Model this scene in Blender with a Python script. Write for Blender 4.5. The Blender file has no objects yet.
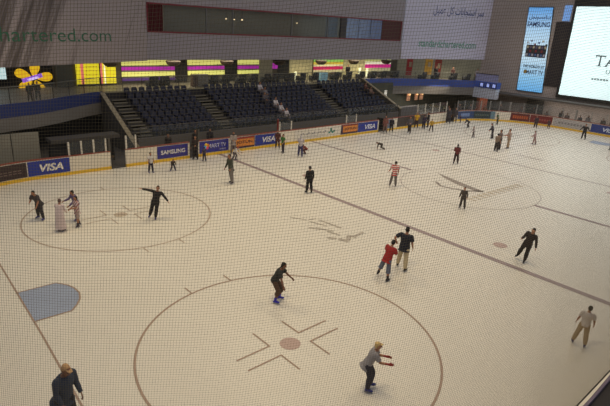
import bpy, bmesh, math, random
from mathutils import Vector, Matrix
random.seed(7)
sc = bpy.context.scene
COL = sc.collection
PI = math.pi
R = math.radians
WL = {}          # world position of each object's origin, for placing children

# ------------------------------------------------------------------ materials
MATS = {}
def srgb(r, g, b):
    f = lambda c: (c/255/12.92 if c <= 10 else ((c/255+.055)/1.055)**2.4)
    return (f(r), f(g), f(b), 1)

def mat(name, rgb, rough=.6, metal=0, noise=.12, scale=6, emit=0, spec=.5, alpha=1, bump=0):
    """procedural material: base colour broken up by a little noise"""
    if name in MATS: return MATS[name]
    m = bpy.data.materials.new(name); m.use_nodes = True
    nt = m.node_tree; N = nt.nodes; L = nt.links
    p = N['Principled BSDF']
    c = srgb(*rgb)
    tc = N.new('ShaderNodeTexCoord'); nz = N.new('ShaderNodeTexNoise')
    nz.inputs['Scale'].default_value = scale; nz.inputs['Detail'].default_value = 3
    L.new(tc.outputs['Object'], nz.inputs['Vector'])
    mx = N.new('ShaderNodeMix'); mx.data_type = 'RGBA'
    mx.inputs[6].default_value = [v*(1-noise) for v in c[:3]]+[1]
    mx.inputs[7].default_value = [min(1, v*(1+noise)) for v in c[:3]]+[1]
    L.new(nz.outputs['Fac'], mx.inputs[0]); L.new(mx.outputs[2], p.inputs['Base Color'])
    p.inputs['Roughness'].default_value = rough; p.inputs['Metallic'].default_value = metal
    p.inputs['Specular IOR Level'].default_value = spec
    if emit:
        L.new(mx.outputs[2], p.inputs['Emission Color']); p.inputs['Emission Strength'].default_value = emit
    if bump:
        b = N.new('ShaderNodeBump'); b.inputs['Strength'].default_value = bump
        L.new(nz.outputs['Fac'], b.inputs['Height']); L.new(b.outputs[0], p.inputs['Normal'])
    p.inputs['Alpha'].default_value = alpha
    MATS[name] = m
    return m

def glass_mat(name, rgb, alpha):
    if name in MATS: return MATS[name]
    m = bpy.data.materials.new(name); m.use_nodes = True
    nt = m.node_tree; N = nt.nodes; L = nt.links
    N.remove(N['Principled BSDF'])
    t = N.new('ShaderNodeBsdfTransparent'); g = N.new('ShaderNodeBsdfGlossy'); d = N.new('ShaderNodeBsdfDiffuse')
    g.inputs['Roughness'].default_value = .08; d.inputs['Color'].default_value = srgb(*rgb)
    fr = N.new('ShaderNodeFresnel'); fr.inputs['IOR'].default_value = 1.18
    a = N.new('ShaderNodeMixShader'); a.inputs[0].default_value = alpha
    b = N.new('ShaderNodeMixShader')
    L.new(t.outputs[0], a.inputs[1]); L.new(d.outputs[0], a.inputs[2])
    L.new(fr.outputs[0], b.inputs[0]); L.new(a.outputs[0], b.inputs[1]); L.new(g.outputs[0], b.inputs[2])
    L.new(b.outputs[0], N['Material Output'].inputs[0])
    MATS[name] = m
    return m

def wave_mat(name, ca, cb, scale, axis='Z', rough=.7, thresh=.5, emit=0, soft=.02):
    """two-colour bands along one object axis"""
    if name in MATS: return MATS[name]
    m = bpy.data.materials.new(name); m.use_nodes = True
    nt = m.node_tree; N = nt.nodes; L = nt.links; p = N['Principled BSDF']
    tc = N.new('ShaderNodeTexCoord'); w = N.new('ShaderNodeTexWave')
    w.bands_direction = axis; w.inputs['Scale'].default_value = scale
    L.new(tc.outputs['Object'], w.inputs['Vector'])
    r = N.new('ShaderNodeValToRGB'); e = r.color_ramp.elements
    e[0].position = thresh-soft; e[1].position = thresh+soft
    e[0].color = srgb(*ca); e[1].color = srgb(*cb)
    L.new(w.outputs['Fac'], r.inputs[0]); L.new(r.outputs[0], p.inputs['Base Color'])
    p.inputs['Roughness'].default_value = rough
    if emit:
        L.new(r.outputs[0], p.inputs['Emission Color']); p.inputs['Emission Strength'].default_value = emit
    MATS[name] = m
    return m

def ice_mat():
    m = bpy.data.materials.new('ice'); m.use_nodes = True
    nt = m.node_tree; N = nt.nodes; L = nt.links; p = N['Principled BSDF']
    tc = N.new('ShaderNodeTexCoord')
    n1 = N.new('ShaderNodeTexNoise'); n1.inputs['Scale'].default_value = .22; n1.inputs['Detail'].default_value = 5
    n2 = N.new('ShaderNodeTexNoise'); n2.inputs['Scale'].default_value = 3.5; n2.inputs['Detail'].default_value = 6
    mp = N.new('ShaderNodeMapping'); mp.inputs['Scale'].default_value = (1, .25, 1); mp.inputs['Rotation'].default_value = (0, 0, .5)
    L.new(tc.outputs['Object'], n1.inputs['Vector']); L.new(tc.outputs['Object'], mp.inputs['Vector']); L.new(mp.outputs[0], n2.inputs['Vector'])
    mx = N.new('ShaderNodeMix'); mx.data_type = 'RGBA'
    mx.inputs[6].default_value = (.72, .665, .55, 1); mx.inputs[7].default_value = (.80, .75, .635, 1)
    ad = N.new('ShaderNodeMath'); ad.operation = 'MULTIPLY_ADD'; ad.inputs[1].default_value = .35; ad.inputs[2].default_value = 0
    L.new(n2.outputs['Fac'], ad.inputs[0])
    a2 = N.new('ShaderNodeMath'); a2.operation = 'MULTIPLY_ADD'; a2.inputs[1].default_value = .65
    L.new(n1.outputs['Fac'], a2.inputs[0]); L.new(ad.outputs[0], a2.inputs[2])
    L.new(a2.outputs[0], mx.inputs[0]); L.new(mx.outputs[2], p.inputs['Base Color'])
    p.inputs['Roughness'].default_value = .38; p.inputs['Specular IOR Level'].default_value = .45
    b = N.new('ShaderNodeBump'); b.inputs['Strength'].default_value = .05
    L.new(n2.outputs['Fac'], b.inputs['Height']); L.new(b.outputs[0], p.inputs['Normal'])
    return m

# ------------------------------------------------------------------ mesh helpers
def link(o, parent=None):
    COL.objects.link(o)
    if parent is not None: o.parent = parent
    return o

def obj(name, bm, m, parent=None, smooth=False, base=None):
    """one mesh object from a bmesh in WORLD coordinates; children are offset to their parent's origin"""
    me = bpy.data.meshes.new(name)
    bmesh.ops.recalc_face_normals(bm, faces=bm.faces[:])
    off = WL[parent.as_pointer()] if parent is not None else None
    if off is None:
        if base is not None: off = Vector(base)
        else:
            xs = [v.co.x for v in bm.verts]; ys = [v.co.y for v in bm.verts]; zs = [v.co.z for v in bm.verts]
            off = Vector(((min(xs)+max(xs))/2, (min(ys)+max(ys))/2, min(zs)))
    for v in bm.verts: v.co -= off
    bm.to_mesh(me); bm.free()
    for q in (m if isinstance(m, (list, tuple)) else [m]): me.materials.append(q)
    if smooth:
        for f in me.polygons: f.use_smooth = True
    o = bpy.data.objects.new(name, me)
    link(o, parent)
    if parent is None: o.location = off
    WL[o.as_pointer()] = off.copy()
    return o

def thing(name, label, cat, loc, group=None):
    o = bpy.data.objects.new(name, None); link(o); o.location = loc; o.empty_display_size = .2
    WL[o.as_pointer()] = Vector(loc)
    return tag(o, label, cat, group)

def tag(o, label, cat, group=None, kind=None):
    o['label'] = label; o['category'] = cat
    if group: o['group'] = group
    if kind: o['kind'] = kind
    return o

def struct(name, bm, m, label=None, parent=None, smooth=False, cat=None):
    o = obj(name, bm, m, parent, smooth)
    if parent is None:
        o['kind'] = 'structure'
        if label: o['label'] = label
        if cat: o['category'] = cat
    return o

def B(): return bmesh.new()

def hexa(bm, p, mi=0):
    """box from 8 corners: bottom ring then top ring"""
    v = [bm.verts.new(q) for q in p]
    for f in ((0,3,2,1), (4,5,6,7), (0,1,5,4), (1,2,6,5), (2,3,7,6), (3,0,4,7)):
        bm.faces.new([v[i] for i in f]).material_index = mi
    return v

def box(bm, x0, y0, z0, x1, y1, z1, mi=0):
    return hexa(bm, [(x0,y0,z0), (x1,y0,z0), (x1,y1,z0), (x0,y1,z0), (x0,y0,z1), (x1,y0,z1), (x1,y1,z1), (x0,y1,z1)], mi)

def obox(bm, a, b, w, z0, z1, mi=0):
    """upright slab along the plan segment a-b, thickness w centred on it"""
    a = Vector(a[:2]); b = Vector(b[:2]); d = (b-a).normalized(); n = Vector((-d.y, d.x))*w/2
    q = [a-n, b-n, b+n, a+n]
    return hexa(bm, [(v.x, v.y, z0) for v in q]+[(v.x, v.y, z1) for v in q], mi)

def ribbon(bm, pts, w, z0, z1, mi=0):
    """continuous upright slab along a plan polyline (mitred)"""
    n = len(pts); L_ = []; R_ = []
    for i, p in enumerate(pts):
        p = Vector(p[:2])
        d = Vector(pts[min(i+1, n-1)][:2])-Vector(pts[max(i-1, 0)][:2]); d.normalize()
        s = Vector((-d.y, d.x))*w/2
        L_.append(p+s); R_.append(p-s)
    rows = []
    for l, r in zip(L_, R_):
        rows.append([bm.verts.new(q) for q in ((l.x,l.y,z0), (r.x,r.y,z0), (r.x,r.y,z1), (l.x,l.y,z1))])
    for a, b in zip(rows, rows[1:]):
        for k in range(4):
            bm.faces.new((a[k], a[(k+1)%4], b[(k+1)%4], b[k])).material_index = mi
    bm.faces.new(rows[0]).material_index = mi; bm.faces.new(rows[-1][::-1]).material_index = mi

def poly(bm, pts, z0, z1, mi=0):
    """vertical prism over a plan polygon"""
    lo = [bm.verts.new((x, y, z0)) for x, y in pts]; hi = [bm.verts.new((x, y, z1)) for x, y in pts]
    n = len(pts)
    bm.faces.new(hi).material_index = mi; bm.faces.new(lo[::-1]).material_index = mi
    for i in range(n): bm.faces.new((lo[i], lo[(i+1)%n], hi[(i+1)%n], hi[i])).material_index = mi

def loft(bm, pts, rad, n=10, side=None, mi=0):
    """closed tube through pts; rad = radius or (along side, across side) per point"""
    pts = [Vector(p) for p in pts]; rings = []
    for i, p in enumerate(pts):
        t = (pts[min(i+1, len(pts)-1)]-pts[max(i-1, 0)]).normalized()
        s = Vector(side) if side is not None else (Vector((1,0,0)) if abs(t.x) < .8 else Vector((0,1,0)))
        s = (s-t*s.dot(t)).normalized(); u = t.cross(s)
        r = rad[i] if isinstance(rad, (list, tuple)) else rad
        a, b = r if isinstance(r, (list, tuple)) else (r, r)
        rings.append([bm.verts.new(p+s*a*math.cos(2*PI*k/n)+u*b*math.sin(2*PI*k/n)) for k in range(n)])
    for A, C in zip(rings, rings[1:]):
        for k in range(n): bm.faces.new((A[k], A[(k+1)%n], C[(k+1)%n], C[k])).material_index = mi
    bm.faces.new(rings[0][::-1]).material_index = mi; bm.faces.new(rings[-1]).material_index = mi

def ball(bm, c, r, n=10, mi=0):
    rx, ry, rz = r if isinstance(r, (list, tuple)) else (r, r, r)
    g = bmesh.ops.create_uvsphere(bm, u_segments=n, v_segments=max(5, n*2//3), radius=1)
    for v in g['verts']: v.co = Vector((v.co.x*rx, v.co.y*ry, v.co.z*rz))+Vector(c)
    fs = {f for v in g['verts'] for f in v.link_faces}
    for f in fs: f.material_index = mi

def text(name, body, m, parent, mid, right, up, width=None, height=None, extrude=.01, shear=0, bold=0, left=None):
    """lettering as a mesh, centred on mid (or starting at left), fitted to width/height, lying in the plane (right, up)"""
    cu = bpy.data.curves.new(name, 'FONT'); cu.body = body; cu.size = 1; cu.shear = shear; cu.extrude = 0; cu.offset = bold
    to = bpy.data.objects.new(name, cu); COL.objects.link(to)
    bpy.context.view_layer.update()
    me = bpy.data.meshes.new_from_object(to.evaluated_get(bpy.context.evaluated_depsgraph_get()))
    bpy.data.objects.remove(to); bpy.data.curves.remove(cu)
    xs = [v.co.x for v in me.vertices]; ys = [v.co.y for v in me.vertices]
    w = max(xs)-min(xs); h = max(ys)-min(ys)
    sx = width/w if width else height/h
    sy = height/h if height else sx
    cx = (max(xs)+min(xs))/2; cy = (max(ys)+min(ys))/2
    right = Vector(right).normalized(); up = Vector(up).normalized(); out = right.cross(up)
    off = WL[parent.as_pointer()]
    bm = bmesh.new(); bm.from_mesh(me); bpy.data.meshes.remove(me)
    for v in bm.verts:
        v.co = Vector(mid)+right*((v.co.x-cx)*sx)+up*((v.co.y-cy)*sy)+out*extrude-off
    nm = bpy.data.meshes.new(name); bm.to_mesh(nm); bm.free(); nm.materials.append(m)
    o = bpy.data.objects.new(name, nm); link(o, parent); WL[o.as_pointer()] = off.copy()
    return o

def quad(bm, c, right, up, w, h, d=.02, mi=0):
    """thin board centred at c in the plane (right, up), thickness d towards the viewer side right x up"""
    c = Vector(c); r = Vector(right).normalized()*w/2; u = Vector(up).normalized()*h/2; n = Vector(right).normalized().cross(Vector(up).normalized())*d
    hexa(bm, [c-r-u, c+r-u, c+r-u+n, c-r-u+n, c-r+u, c+r+u, c+r+u+n, c-r+u+n], mi)

def dup(root, loc, label, group=None):
    r = root.copy(); COL.objects.link(r); r.location = loc; r['label'] = label
    if group: r['group'] = group
    for ch in list(root.children):
        c = ch.copy(); COL.objects.link(c); c.parent = r
        for g in list(ch.children):
            d = g.copy(); COL.objects.link(d); d.parent = c
    return r

ORD = ['first','second','third','fourth','fifth','sixth','seventh','eighth','ninth','tenth','eleventh','twelfth','thirteenth',
       'fourteenth','fifteenth','sixteenth','seventeenth','eighteenth','nineteenth','twentieth']

# ------------------------------------------------------------------ rink outline
XL, XE, HY, CR = 8.5, 60.25, 14.77, 8.5
XR = XE-CR
def bp(s):
    """point on the far boards by running length s (s = x on the straight)"""
    if s < XL:
        a = (XL-s)/CR
        if a < PI/2: return (XL-CR*math.sin(a), HY-CR+CR*math.cos(a))
        return (0, HY-CR-(a-PI/2)*CR)
    if s <= XR: return (s, HY)
    a = (s-XR)/CR
    if a < PI/2: return (XR+CR*math.sin(a), HY-CR+CR*math.cos(a))
    return (XE, HY-CR-(s-XR-CR*PI/2))
def bpn(s):
    """unit vector pointing from the boards to the ice"""
    a, b = Vector(bp(s-.01)), Vector(bp(s+.01)); d = (b-a).normalized()
    return Vector((d.y, -d.x))
def outline():
    pts = []
    def arc(cx, cy, a0, a1):
        for k in range(17):
            a = R(a0+(a1-a0)*k/16); pts.append((cx+CR*math.cos(a), cy+CR*math.sin(a)))
    arc(XR, HY-CR, 90, 0); arc(XR, -HY+CR, 0, -90); arc(XL, -HY+CR, -90, -180); arc(XL, HY-CR, 180, 90)
    return pts

M_ice = ice_mat()
bm = B(); poly(bm, outline(), -.06, 0)
ice = struct('floor', bm, M_ice, 'pale cream ice surface of the skating rink with painted hockey lines', cat='ice rink')

# painted lines, each a part of the ice
Z1, Z2 = .002, .006
m_line = mat('paint_brown', (166, 142, 122), .5, noise=.15, scale=3)
m_blue = mat('paint_violet_grey', (156, 138, 134), .5, noise=.15, scale=3)
m_crease = mat('paint_pale_blue', (152, 162, 180), .5, noise=.12, scale=1)
m_dot = mat('paint_pinkish', (186, 160, 148), .5, noise=.15, scale=2)
m_grey = mat('paint_grey_mark', (148, 136, 122), .5, noise=.2, scale=3)
m_faint = mat('paint_faint_mark', (190, 180, 168), .5, noise=.15, scale=3)
m_worn = mat('paint_worn', (176, 166, 150), .5, noise=.3, scale=5)
def flat(name, pts_list, m, z=Z2):
    bm = B()
    for i, pts in enumerate(pts_list):
        bm.faces.new([bm.verts.new((x, y, z+(.0006*i if len(pts_list) < 40 else 0))) for x, y in pts])
    bmesh.ops.recalc_face_normals(bm, faces=bm.faces[:])
    for f in bm.faces:
        if f.normal.z < 0: f.normal_flip()
    me_off = WL[ice.as_pointer()]
    me = bpy.data.meshes.new(name)
    for v in bm.verts: v.co -= me_off
    bm.to_mesh(me); bm.free(); me.materials.append(m)
    o = bpy.data.objects.new(name, me); link(o, ice); WL[o.as_pointer()] = me_off.copy()
    return o
def seg(a, b, w):
    a = Vector(a); b = Vector(b); d = (b-a).normalized(); n = Vector((-d.y, d.x))*w/2
    return [tuple(a-n), tuple(b-n), tuple(b+n), tuple(a+n)]
def ring(cx, cy, r, w, n=96):
    o = []
    for k in range(n):
        a, b = 2*PI*k/n, 2*PI*(k+1)/n
        o.append([(cx+(r-w/2)*math.cos(a), cy+(r-w/2)*math.sin(a)), (cx+(r+w/2)*math.cos(a), cy+(r+w/2)*math.sin(a)),
                  (cx+(r+w/2)*math.cos(b), cy+(r+w/2)*math.sin(b)), (cx+(r-w/2)*math.cos(b), cy+(r-w/2)*math.sin(b))])
    return o
def disc(cx, cy, r, n=32): return [[(cx+r*math.cos(2*PI*k/n), cy+r*math.sin(2*PI*k/n)) for k in range(n)]]
def hw(x):      # half width of the ice at x
    d = max(XL-x, x-XR, 0)
    return HY-CR+math.sqrt(max(0, CR*CR-d*d))-.02
flat('goal_line', [seg((4.12, 12.0), (3.74, -2), .06), seg((3.74, -2), (3.35, -11.5), .06)], m_line)
flat('goal_line', [seg((XE-3.8, -hw(XE-3.8)), (XE-3.8, hw(XE-3.8)), .06)], m_line)
flat('blue_line', [seg((20.95, -HY), (20.95, HY), .32)], m_blue)
flat('blue_line', [seg((XE-21.1, -HY), (XE-21.1, HY), .3)], m_faint)
flat('centre_line', [seg((30.3, -HY), (30.3, -5.1), .3), seg((30.3, 4), (30.3, HY), .26)], m_blue)
for sx, px in ((1, 0), (-1, XE)):
    f = lambda p: (p[0] if sx > 0 else XE-p[0], p[1])
    P = [(3.8, 1.14), (5.12, 1.12), (5.40, .72), (5.52, .35), (5.54, -.1), (5.42, -.5), (5.2, -.86), (4.93, -1.16), (3.73, -1.14)]
    P = [f(p) for p in P]
    flat('goal_crease', [P], m_crease, Z1)
    flat('crease_outline', [seg(P[i], P[i+1], .06) for i in range(len(P)-1)], m_line)
for cx, cy, rr in ((9.55, -7.05, 4.64), (9.88, 6.58, 4.42), (XE-9.9, -7, 4.5), (XE-9.9, 6.8, 4.5)):
    if True:
        ml = m_line if cy < 0 and cx < 20 else mat('paint_light_brown', (180, 162, 142), .5, noise=.15, scale=3)
        flat('faceoff_circle', ring(cx, cy, rr, .075), ml)
        flat('faceoff_dot', disc(cx, cy, .33), m_dot if cy < 0 and cx < 20 else mat('paint_light_dot', (188, 172, 150), .5))
        marks = []
        for a in (-1, 1):
            for b in (-1, 1):
                x0, y0 = cx+a*.6, cy+b*.29
                marks += [seg((x0, y0), (x0+a*1.22, y0), .06), seg((x0, y0-b*.03), (x0, y0+b*.86), .06)]
            for s in (-1, 1):
                marks.append(seg((cx+a*.85, cy+s*(rr-.08)), (cx+a*.85, cy+s*(rr+.45)), .06))
        flat('faceoff_mark', marks, ml)
flat('centre_circle', ring(30.22, -.7, 4.4, .07), m_faint)
for x in (22.75, XE-22.75):
    for y in (-7, 6.9): flat('faceoff_dot', disc(x, y, .33), m_dot)
# swoosh-shaped mark in the centre circle, and worn grey marks of old lettering
sw = [(31.35, 2.5), (31.0, 1.3), (30.68, .25), (30.4, -.8), (30.15, -1.9), (29.75, -1.6), (29.85, -.6), (30.12, .3), (30.6, 1.4)]
flat('centre_emblem', [sw], m_grey)
sw2 = [seg((30.12, -1.85), (29.3, -1.15), .26), seg((29.3, -1.15), (28.85, -.3), .24), seg((28.85, -.3), (28.72, .45), .2), seg((28.72, .45), (29.3, 1.2), .2)]
flat('centre_emblem', sw2, m_grey)
random.seed(3)
fl = []
for k in range(11):
    t = k/10; x = 27.9+t*5.6; y = -2.35-.15*t
    fl += [seg((x, y-.3), (x+.1, y+.35), .2), seg((x-.12, y+.2), (x+.25, y+.22), .2)]
flat('worn_lettering', fl, mat('paint_ghost', (200, 186, 160), .5, noise=.1, scale=3))
fl = []
for a, b, w in (((16.75, 1.55), (17.2, .75), .12), ((17.35, .72), (17.75, .6), .12), ((16.6, -.1), (16.95, -.6), .17), ((16.9, -.45), (17.3, -1.15), .13),
                ((17.75, .4), (17.9, -1.1), .14), ((17.2, .5), (17.5, -.5), .1), ((16.45, -1.6), (16.75, -1.9), .2), ((16.8, -2.0), (17.0, -2.45), .26),
                ((17.0, -2.4), (17.5, -2.0), .24), ((17.45, -1.95), (17.7, -2.3), .22), ((17.7, -2.2), (18.4, -2.1), .16), ((17.0, -1.0), (17.2, -1.7), .12)):
    fl.append(seg(a, b, w))
flat('worn_lettering', fl, m_worn)
fl = []
for k in range(8):
    y = 2.4-k*.32; fl += [seg((42.3, y), (42.9, y-.05), .1), seg((42.6, y), (42.6, y-.22), .1)]
flat('worn_lettering', fl, m_faint)

# ------------------------------------------------------------------ boards round the ice
m_board = mat('board_white', (222, 212, 192), .45, noise=.06, scale=2)
m_kick = mat('kick_yellow', (226, 182, 50), .45, noise=.1, scale=4)
m_cap = mat('cap_red', (142, 66, 48), .5)
m_capd = mat('cap_dark', (70, 58, 54), .5)
BH, KH = 1.15, .2
def srange(a, b, step=.45):
    n = max(1, int(math.ceil((b-a)/step))); return [a+(b-a)*k/n for k in range(n+1)]
S0, S1 = XL-CR*PI/2, XR+CR*PI/2+2*(HY-CR)        # far side from the left end round to the right end
gaps = [(12.75, 13.75), (18.45, 19.15), (39.15, 40.3), (50.7, 52.2)]
solid = []; s = S0
for g in gaps: solid.append((s, g[0])); s = g[1]
solid.append((s, S1))
off = lambda s, d: tuple(Vector(bp(s))-bpn(s)*d)   # d metres behind the ice face
bm = B(); bk = B(); bc = B()
for a, b in solid:
    ss = srange(a, b)
    ribbon(bm, [off(s, .06) for s in ss], .12, KH, BH)
    ribbon(bk, [off(s, .055) for s in ss], .14, 0, KH)
    ribbon(bc, [off(s, .07) for s in ss], .18, BH, BH+.05)
near = [(XE, -(HY-CR))]+[(XR+CR*math.cos(R(a)), -HY+CR+CR*math.sin(R(a))) for a in range(-6, -91, -6)]
near += [(XL+CR*math.cos(R(a)), -HY+CR+CR*math.sin(R(a))) for a in range(-90, -181, -6)]+[(0, HY-CR)]
ribbon(bm, near, .12, KH, BH); ribbon(bk, near, .14, 0, KH); ribbon(bc, near, .18, BH, BH+.05)
boards = struct('rink_boards', bm, m_board, 'white dasher boards with yellow kick strip running round the ice', cat='rink boards')
obj('kick_strip', bk, m_kick, boards); obj('cap_rail', bc, m_cap, boards)

def advert(s0, s1, rgb, label, z0=.24, z1=1.1, m=None, group='advertising panels on the rink boards'):
    bm = B(); ss = srange(s0, s1, .4)
    ribbon(bm, [tuple(Vector(bp(s))+bpn(s)*.012) for s in ss], .022, z0, z1)
    o = obj('advertising_panel', bm, m or mat('ad_%d_%d_%d' % rgb, rgb, .4, noise=.05, scale=2))
    return tag(o, label, 'advertising panel', group)
def adtext(o, body, s, z, w, h, rgb, shear=0, bold=0, name='lettering'):
    n = bpn(s); d = Vector((-n.y, n.x, 0))          # reads left to right as seen from the ice
    d = Vector((n.y, -n.x, 0)) if Vector((n.x, n.y, 0)).dot(d.cross(Vector((0, 0, 1)))) < 0 else d
    c = Vector(bp(s)); c = Vector((c.x, c.y, z))+Vector((n.x, n.y, 0))*.026
    t = text(name, body, mat('ink_%d_%d_%d' % rgb, rgb, .4, noise=.04), o, c, d, (0, 0, 1), w, h, .004, shear, bold)
    return t
def adpatch(o, name, s0, s1, z0, z1, rgb, d=.03):
    bm = B(); ribbon(bm, [tuple(Vector(bp(s))+bpn(s)*d) for s in srange(s0, s1, .4)], .014, z0, z1)
    return obj(name, bm, mat('ad_%d_%d_%d' % rgb, rgb, .4, noise=.05, scale=2), o)

NAVY = (38, 52, 140)
o = advert(4.4, 7.78, (52, 34, 34), 'dark maroon board advert at far left beside the blue one')
for z in (.52, .66):
    for k in range(9): adpatch(o, 'fine_print', 5.2+k*.26, 5.2+k*.26+.19, z, z+.05, (120, 100, 92))
o = advert(7.84, 10.2, NAVY, 'blue board advert with white VISA lettering nearest the left end'); adtext(o, 'VISA', 9.15, .66, 1.35, .46, (235, 228, 214), .2, .03)
o = advert(15.96, 18.3, (52, 48, 130), 'violet-blue board advert with white SAMSUNG lettering'); adtext(o, 'SAMSUNG', 17.15, .66, 1.85, .3, (225, 220, 215), 0, .03)
o = advert(19.25, 21.75, (50, 50, 138), 'blue board advert with small bright emblem and SMART TV lettering')
adtext(o, 'SMART TV', 20.65, .72, 1.75, .3, (196, 196, 220), 0, .012)
bm = B(); c = Vector(bp(19.85)); 
for k, rgb in enumerate(((230, 130, 40), (240, 200, 60), (90, 170, 220), (220, 80, 120))):
    bm = B(); a = k*PI/2+.4; ball(bm, (19.84+.13*math.cos(a), HY-.03, .72+.13*math.sin(a)), (.13, .012, .13), 8)
    obj('emblem_petal', bm, mat('petal_%d' % k, rgb, .5), o)
adtext(o, 'SAMSUNG', 21.25, .4, .55, .1, (200, 200, 220))
def jotun(s0, s1, label):
    o = advert(s0, s1, (60, 40, 60), label)
    adpatch(o, 'orange_field', s0+.25, s1-.06, .38, .96, (214, 132, 54)); adpatch(o, 'top_band', s0+.1, s1-.05, .98, 1.08, (150, 44, 40))
    t = adtext(o, 'JOTUN', (s0+s1)/2+.1, .67, (s1-s0)*.68, .3, (92, 50, 34), 0, .02)
    for v in t.data.vertices: v.co.y -= .02
    return o
jotun(22.0, 24.2, 'orange board advert with brown JOTUN lettering left of the green-shirted skater')
o = advert(24.25, 26.5, NAVY, 'blue board advert with white VISA lettering beside the red post'); adtext(o, 'VISA', 25.6, .68, 1.3, .44, (225, 222, 222), .2, .03)
o = advert(28.35, 33.75, (216, 208, 192), 'wide white board advert with grey script and small green emblem'); 
for k in range(14): adpatch(o, 'script_stroke', 29.0+k*.22, 29.0+k*.22+.15, .62+.05*(k % 3), .70+.06*((k+1) % 3), (150, 148, 145), .026)
adpatch(o, 'script_underline', 29.0, 32.0, .46, .49, (150, 148, 145), .026)
for k, (ds, z0, z1) in enumerate(((0, .5, .66), (.2, .62, .82), (.4, .5, .7), (.2, .76, .95), (.6, .6, .74))): adpatch(o, 'green_emblem', 32.3+ds, 32.3+ds+.22, z0, z1, (58, 128, 112), .026)
jotun(33.9, 36.15, 'dark-framed orange board advert with JOTUN lettering in the middle of the far boards')
o = advert(36.2, 38.95, NAVY, 'blue board advert with white VISA lettering right of the dark orange one'); adtext(o, 'VISA', 37.85, .66, 1.5, .44, (215, 215, 225), .2, .03)
o = advert(40.45, 41.35, (110, 128, 150), 'small grey-blue poster on the boards right of the brown-clad adult')
adpatch(o, 'poster_figure', 40.75, 41.05, .35, .95, (52, 66, 88))
o = advert(42.0, 47.0, (66, 56, 52), 'dark panel in place of the bench opening behind the yellow-shirted people', z1=1.18)  # dark panel stands in for the open, dark bench gap
o = advert(52.9, 57.98, (48, 70, 112), 'long blue and dark teal advert on the far corner boards')
adpatch(o, 'dark_section', 55.3, 57.4, .26, 1.08, (44, 58, 62)); adpatch(o, 'pale_lettering_block', 53.4, 54.7, .5, .85, (120, 140, 180))
adpatch(o, 'pale_section', 57.45, 57.95, .26, 1.08, (104, 132, 142))
for k in range(6): adpatch(o, 'small_lettering', 55.5+k*.3, 55.7+k*.3, .6, .72, (104, 116, 108), .04)
o = advert(59.75, 61.85, (98, 34, 32), 'dark red advert with orange lettering on the far right corner')
for k in range(7): adpatch(o, 'orange_letter', 60.02+k*.24, 60.19+k*.24, .5, .84, (190, 92, 44))
o = advert(61.9, 64.3, (116, 34, 34), 'plain red advert on the far right boards'); 
for k in range(6): adpatch(o, 'faint_letter', 62.3+k*.28, 62.48+k*.28, .55, .75, (158, 84, 74))
o = advert(64.4, 68.35, (178, 172, 166), 'grey-white advert with faint lettering behind the far dark-clad skater')
for k in range(9): adpatch(o, 'faint_letter', 65.0+k*.33, 65.22+k*.33, .55, .78, (136, 132, 130))
o = advert(68.45, 71.6, (36, 58, 128), 'blue board advert with white VISA lettering at the right edge'); adtext(o, 'VISA', 70.35, .66, 1.4, .42, (215, 222, 235), .2, .03)

bm = B(); ribbon(bm, [(8.6, -HY-.42), (10.7, -HY-.42), (12.2, -HY-.39), (13.6, -HY-.32), (16, -HY-.3), (36, -HY-.3)], .34, 0, 2.6)
pp = tag(obj('protective_panel', bm, mat('near_panel_brown', (54, 47, 41), .7, noise=.1, scale=2)), 'dark brown protective panel with violet-grey rim at the lower right corner', 'panel')
bm = B(); ribbon(bm, [(8.6, -HY-.3), (10.7, -HY-.3), (12.2, -HY-.27), (13.6, -HY-.2), (16, -HY-.18), (36, -HY-.18)], .05, 2.6, 2.66); obj('top_rim', bm, mat('rim_violet', (124, 108, 122), .5), pp)
# posts and glass above the boards
m_post = mat('post_white', (205, 198, 182), .5)
m_glass = glass_mat('clear_glass', (130, 138, 140), .1)
def screen(s0, s1, label, top=2.02, n=1):
    mid = Vector(bp((s0+s1)/2))-bpn((s0+s1)/2)*.08
    m_p = m_post if s0 < 52 else mat('post_grey', (140, 136, 130), .5)
    t = thing('glass_screen', label, 'glass screen', (mid.x, mid.y, BH+.05), 'glass screens above the boards')
    for k in range(n+1):
        s = s0+(s1-s0)*k/n; p = off(s, .08); q = bpn(s); bm = B()
        obox(bm, (p[0]-.05, p[1]), (p[0]+.05, p[1]), .08, BH+.05, top); obj('post', bm, m_p, t)
    for k in range(n):
        a = s0+(s1-s0)*k/n+.05; b = s0+(s1-s0)*(k+1)/n-.05
        bm = B(); ribbon(bm, [off(s, .08) for s in srange(a, b, .6)], .015, BH+.06, top-.04); obj('pane', bm, m_glass, t)
    return t
screen(10.25, 12.5, 'white-posted glass screen above the white boards right of the first blue advert', n=3)
screen(13.85, 14.5, 'short glass screen right of the dark gateway', top=2.08)
screen(26.75, 28.0, 'short glass screen right of the red post', top=1.95, n=1)
screen(34.6, 35.9, 'short glass screen above the middle orange advert', top=1.95)
screen(45.3, 50.6, 'glass screen with white posts left of the far gateway', top=2.3, n=4)
screen(52.75, 59.5, 'curved glass screen above the far corner adverts', top=2.3, n=6)
screen(59.6, 66.6, 'glass screen above the red adverts at the far end', top=2.3, n=5)
screen(66.7, 76, 'glass screen above the far end boards at right', top=2.3, n=6)
bm = B(); loft(bm, [(26.6, HY+.12, 0), (26.6, HY+.12, 2.1)], .07, 10); ball(bm, (26.6, HY+.12, 2.12), .09, 10)
tag(obj('gate_post', bm, mat('post_red', (120, 40, 34), .5)), 'dark red post on the far boards behind the green-shirted skater', 'post')
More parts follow.
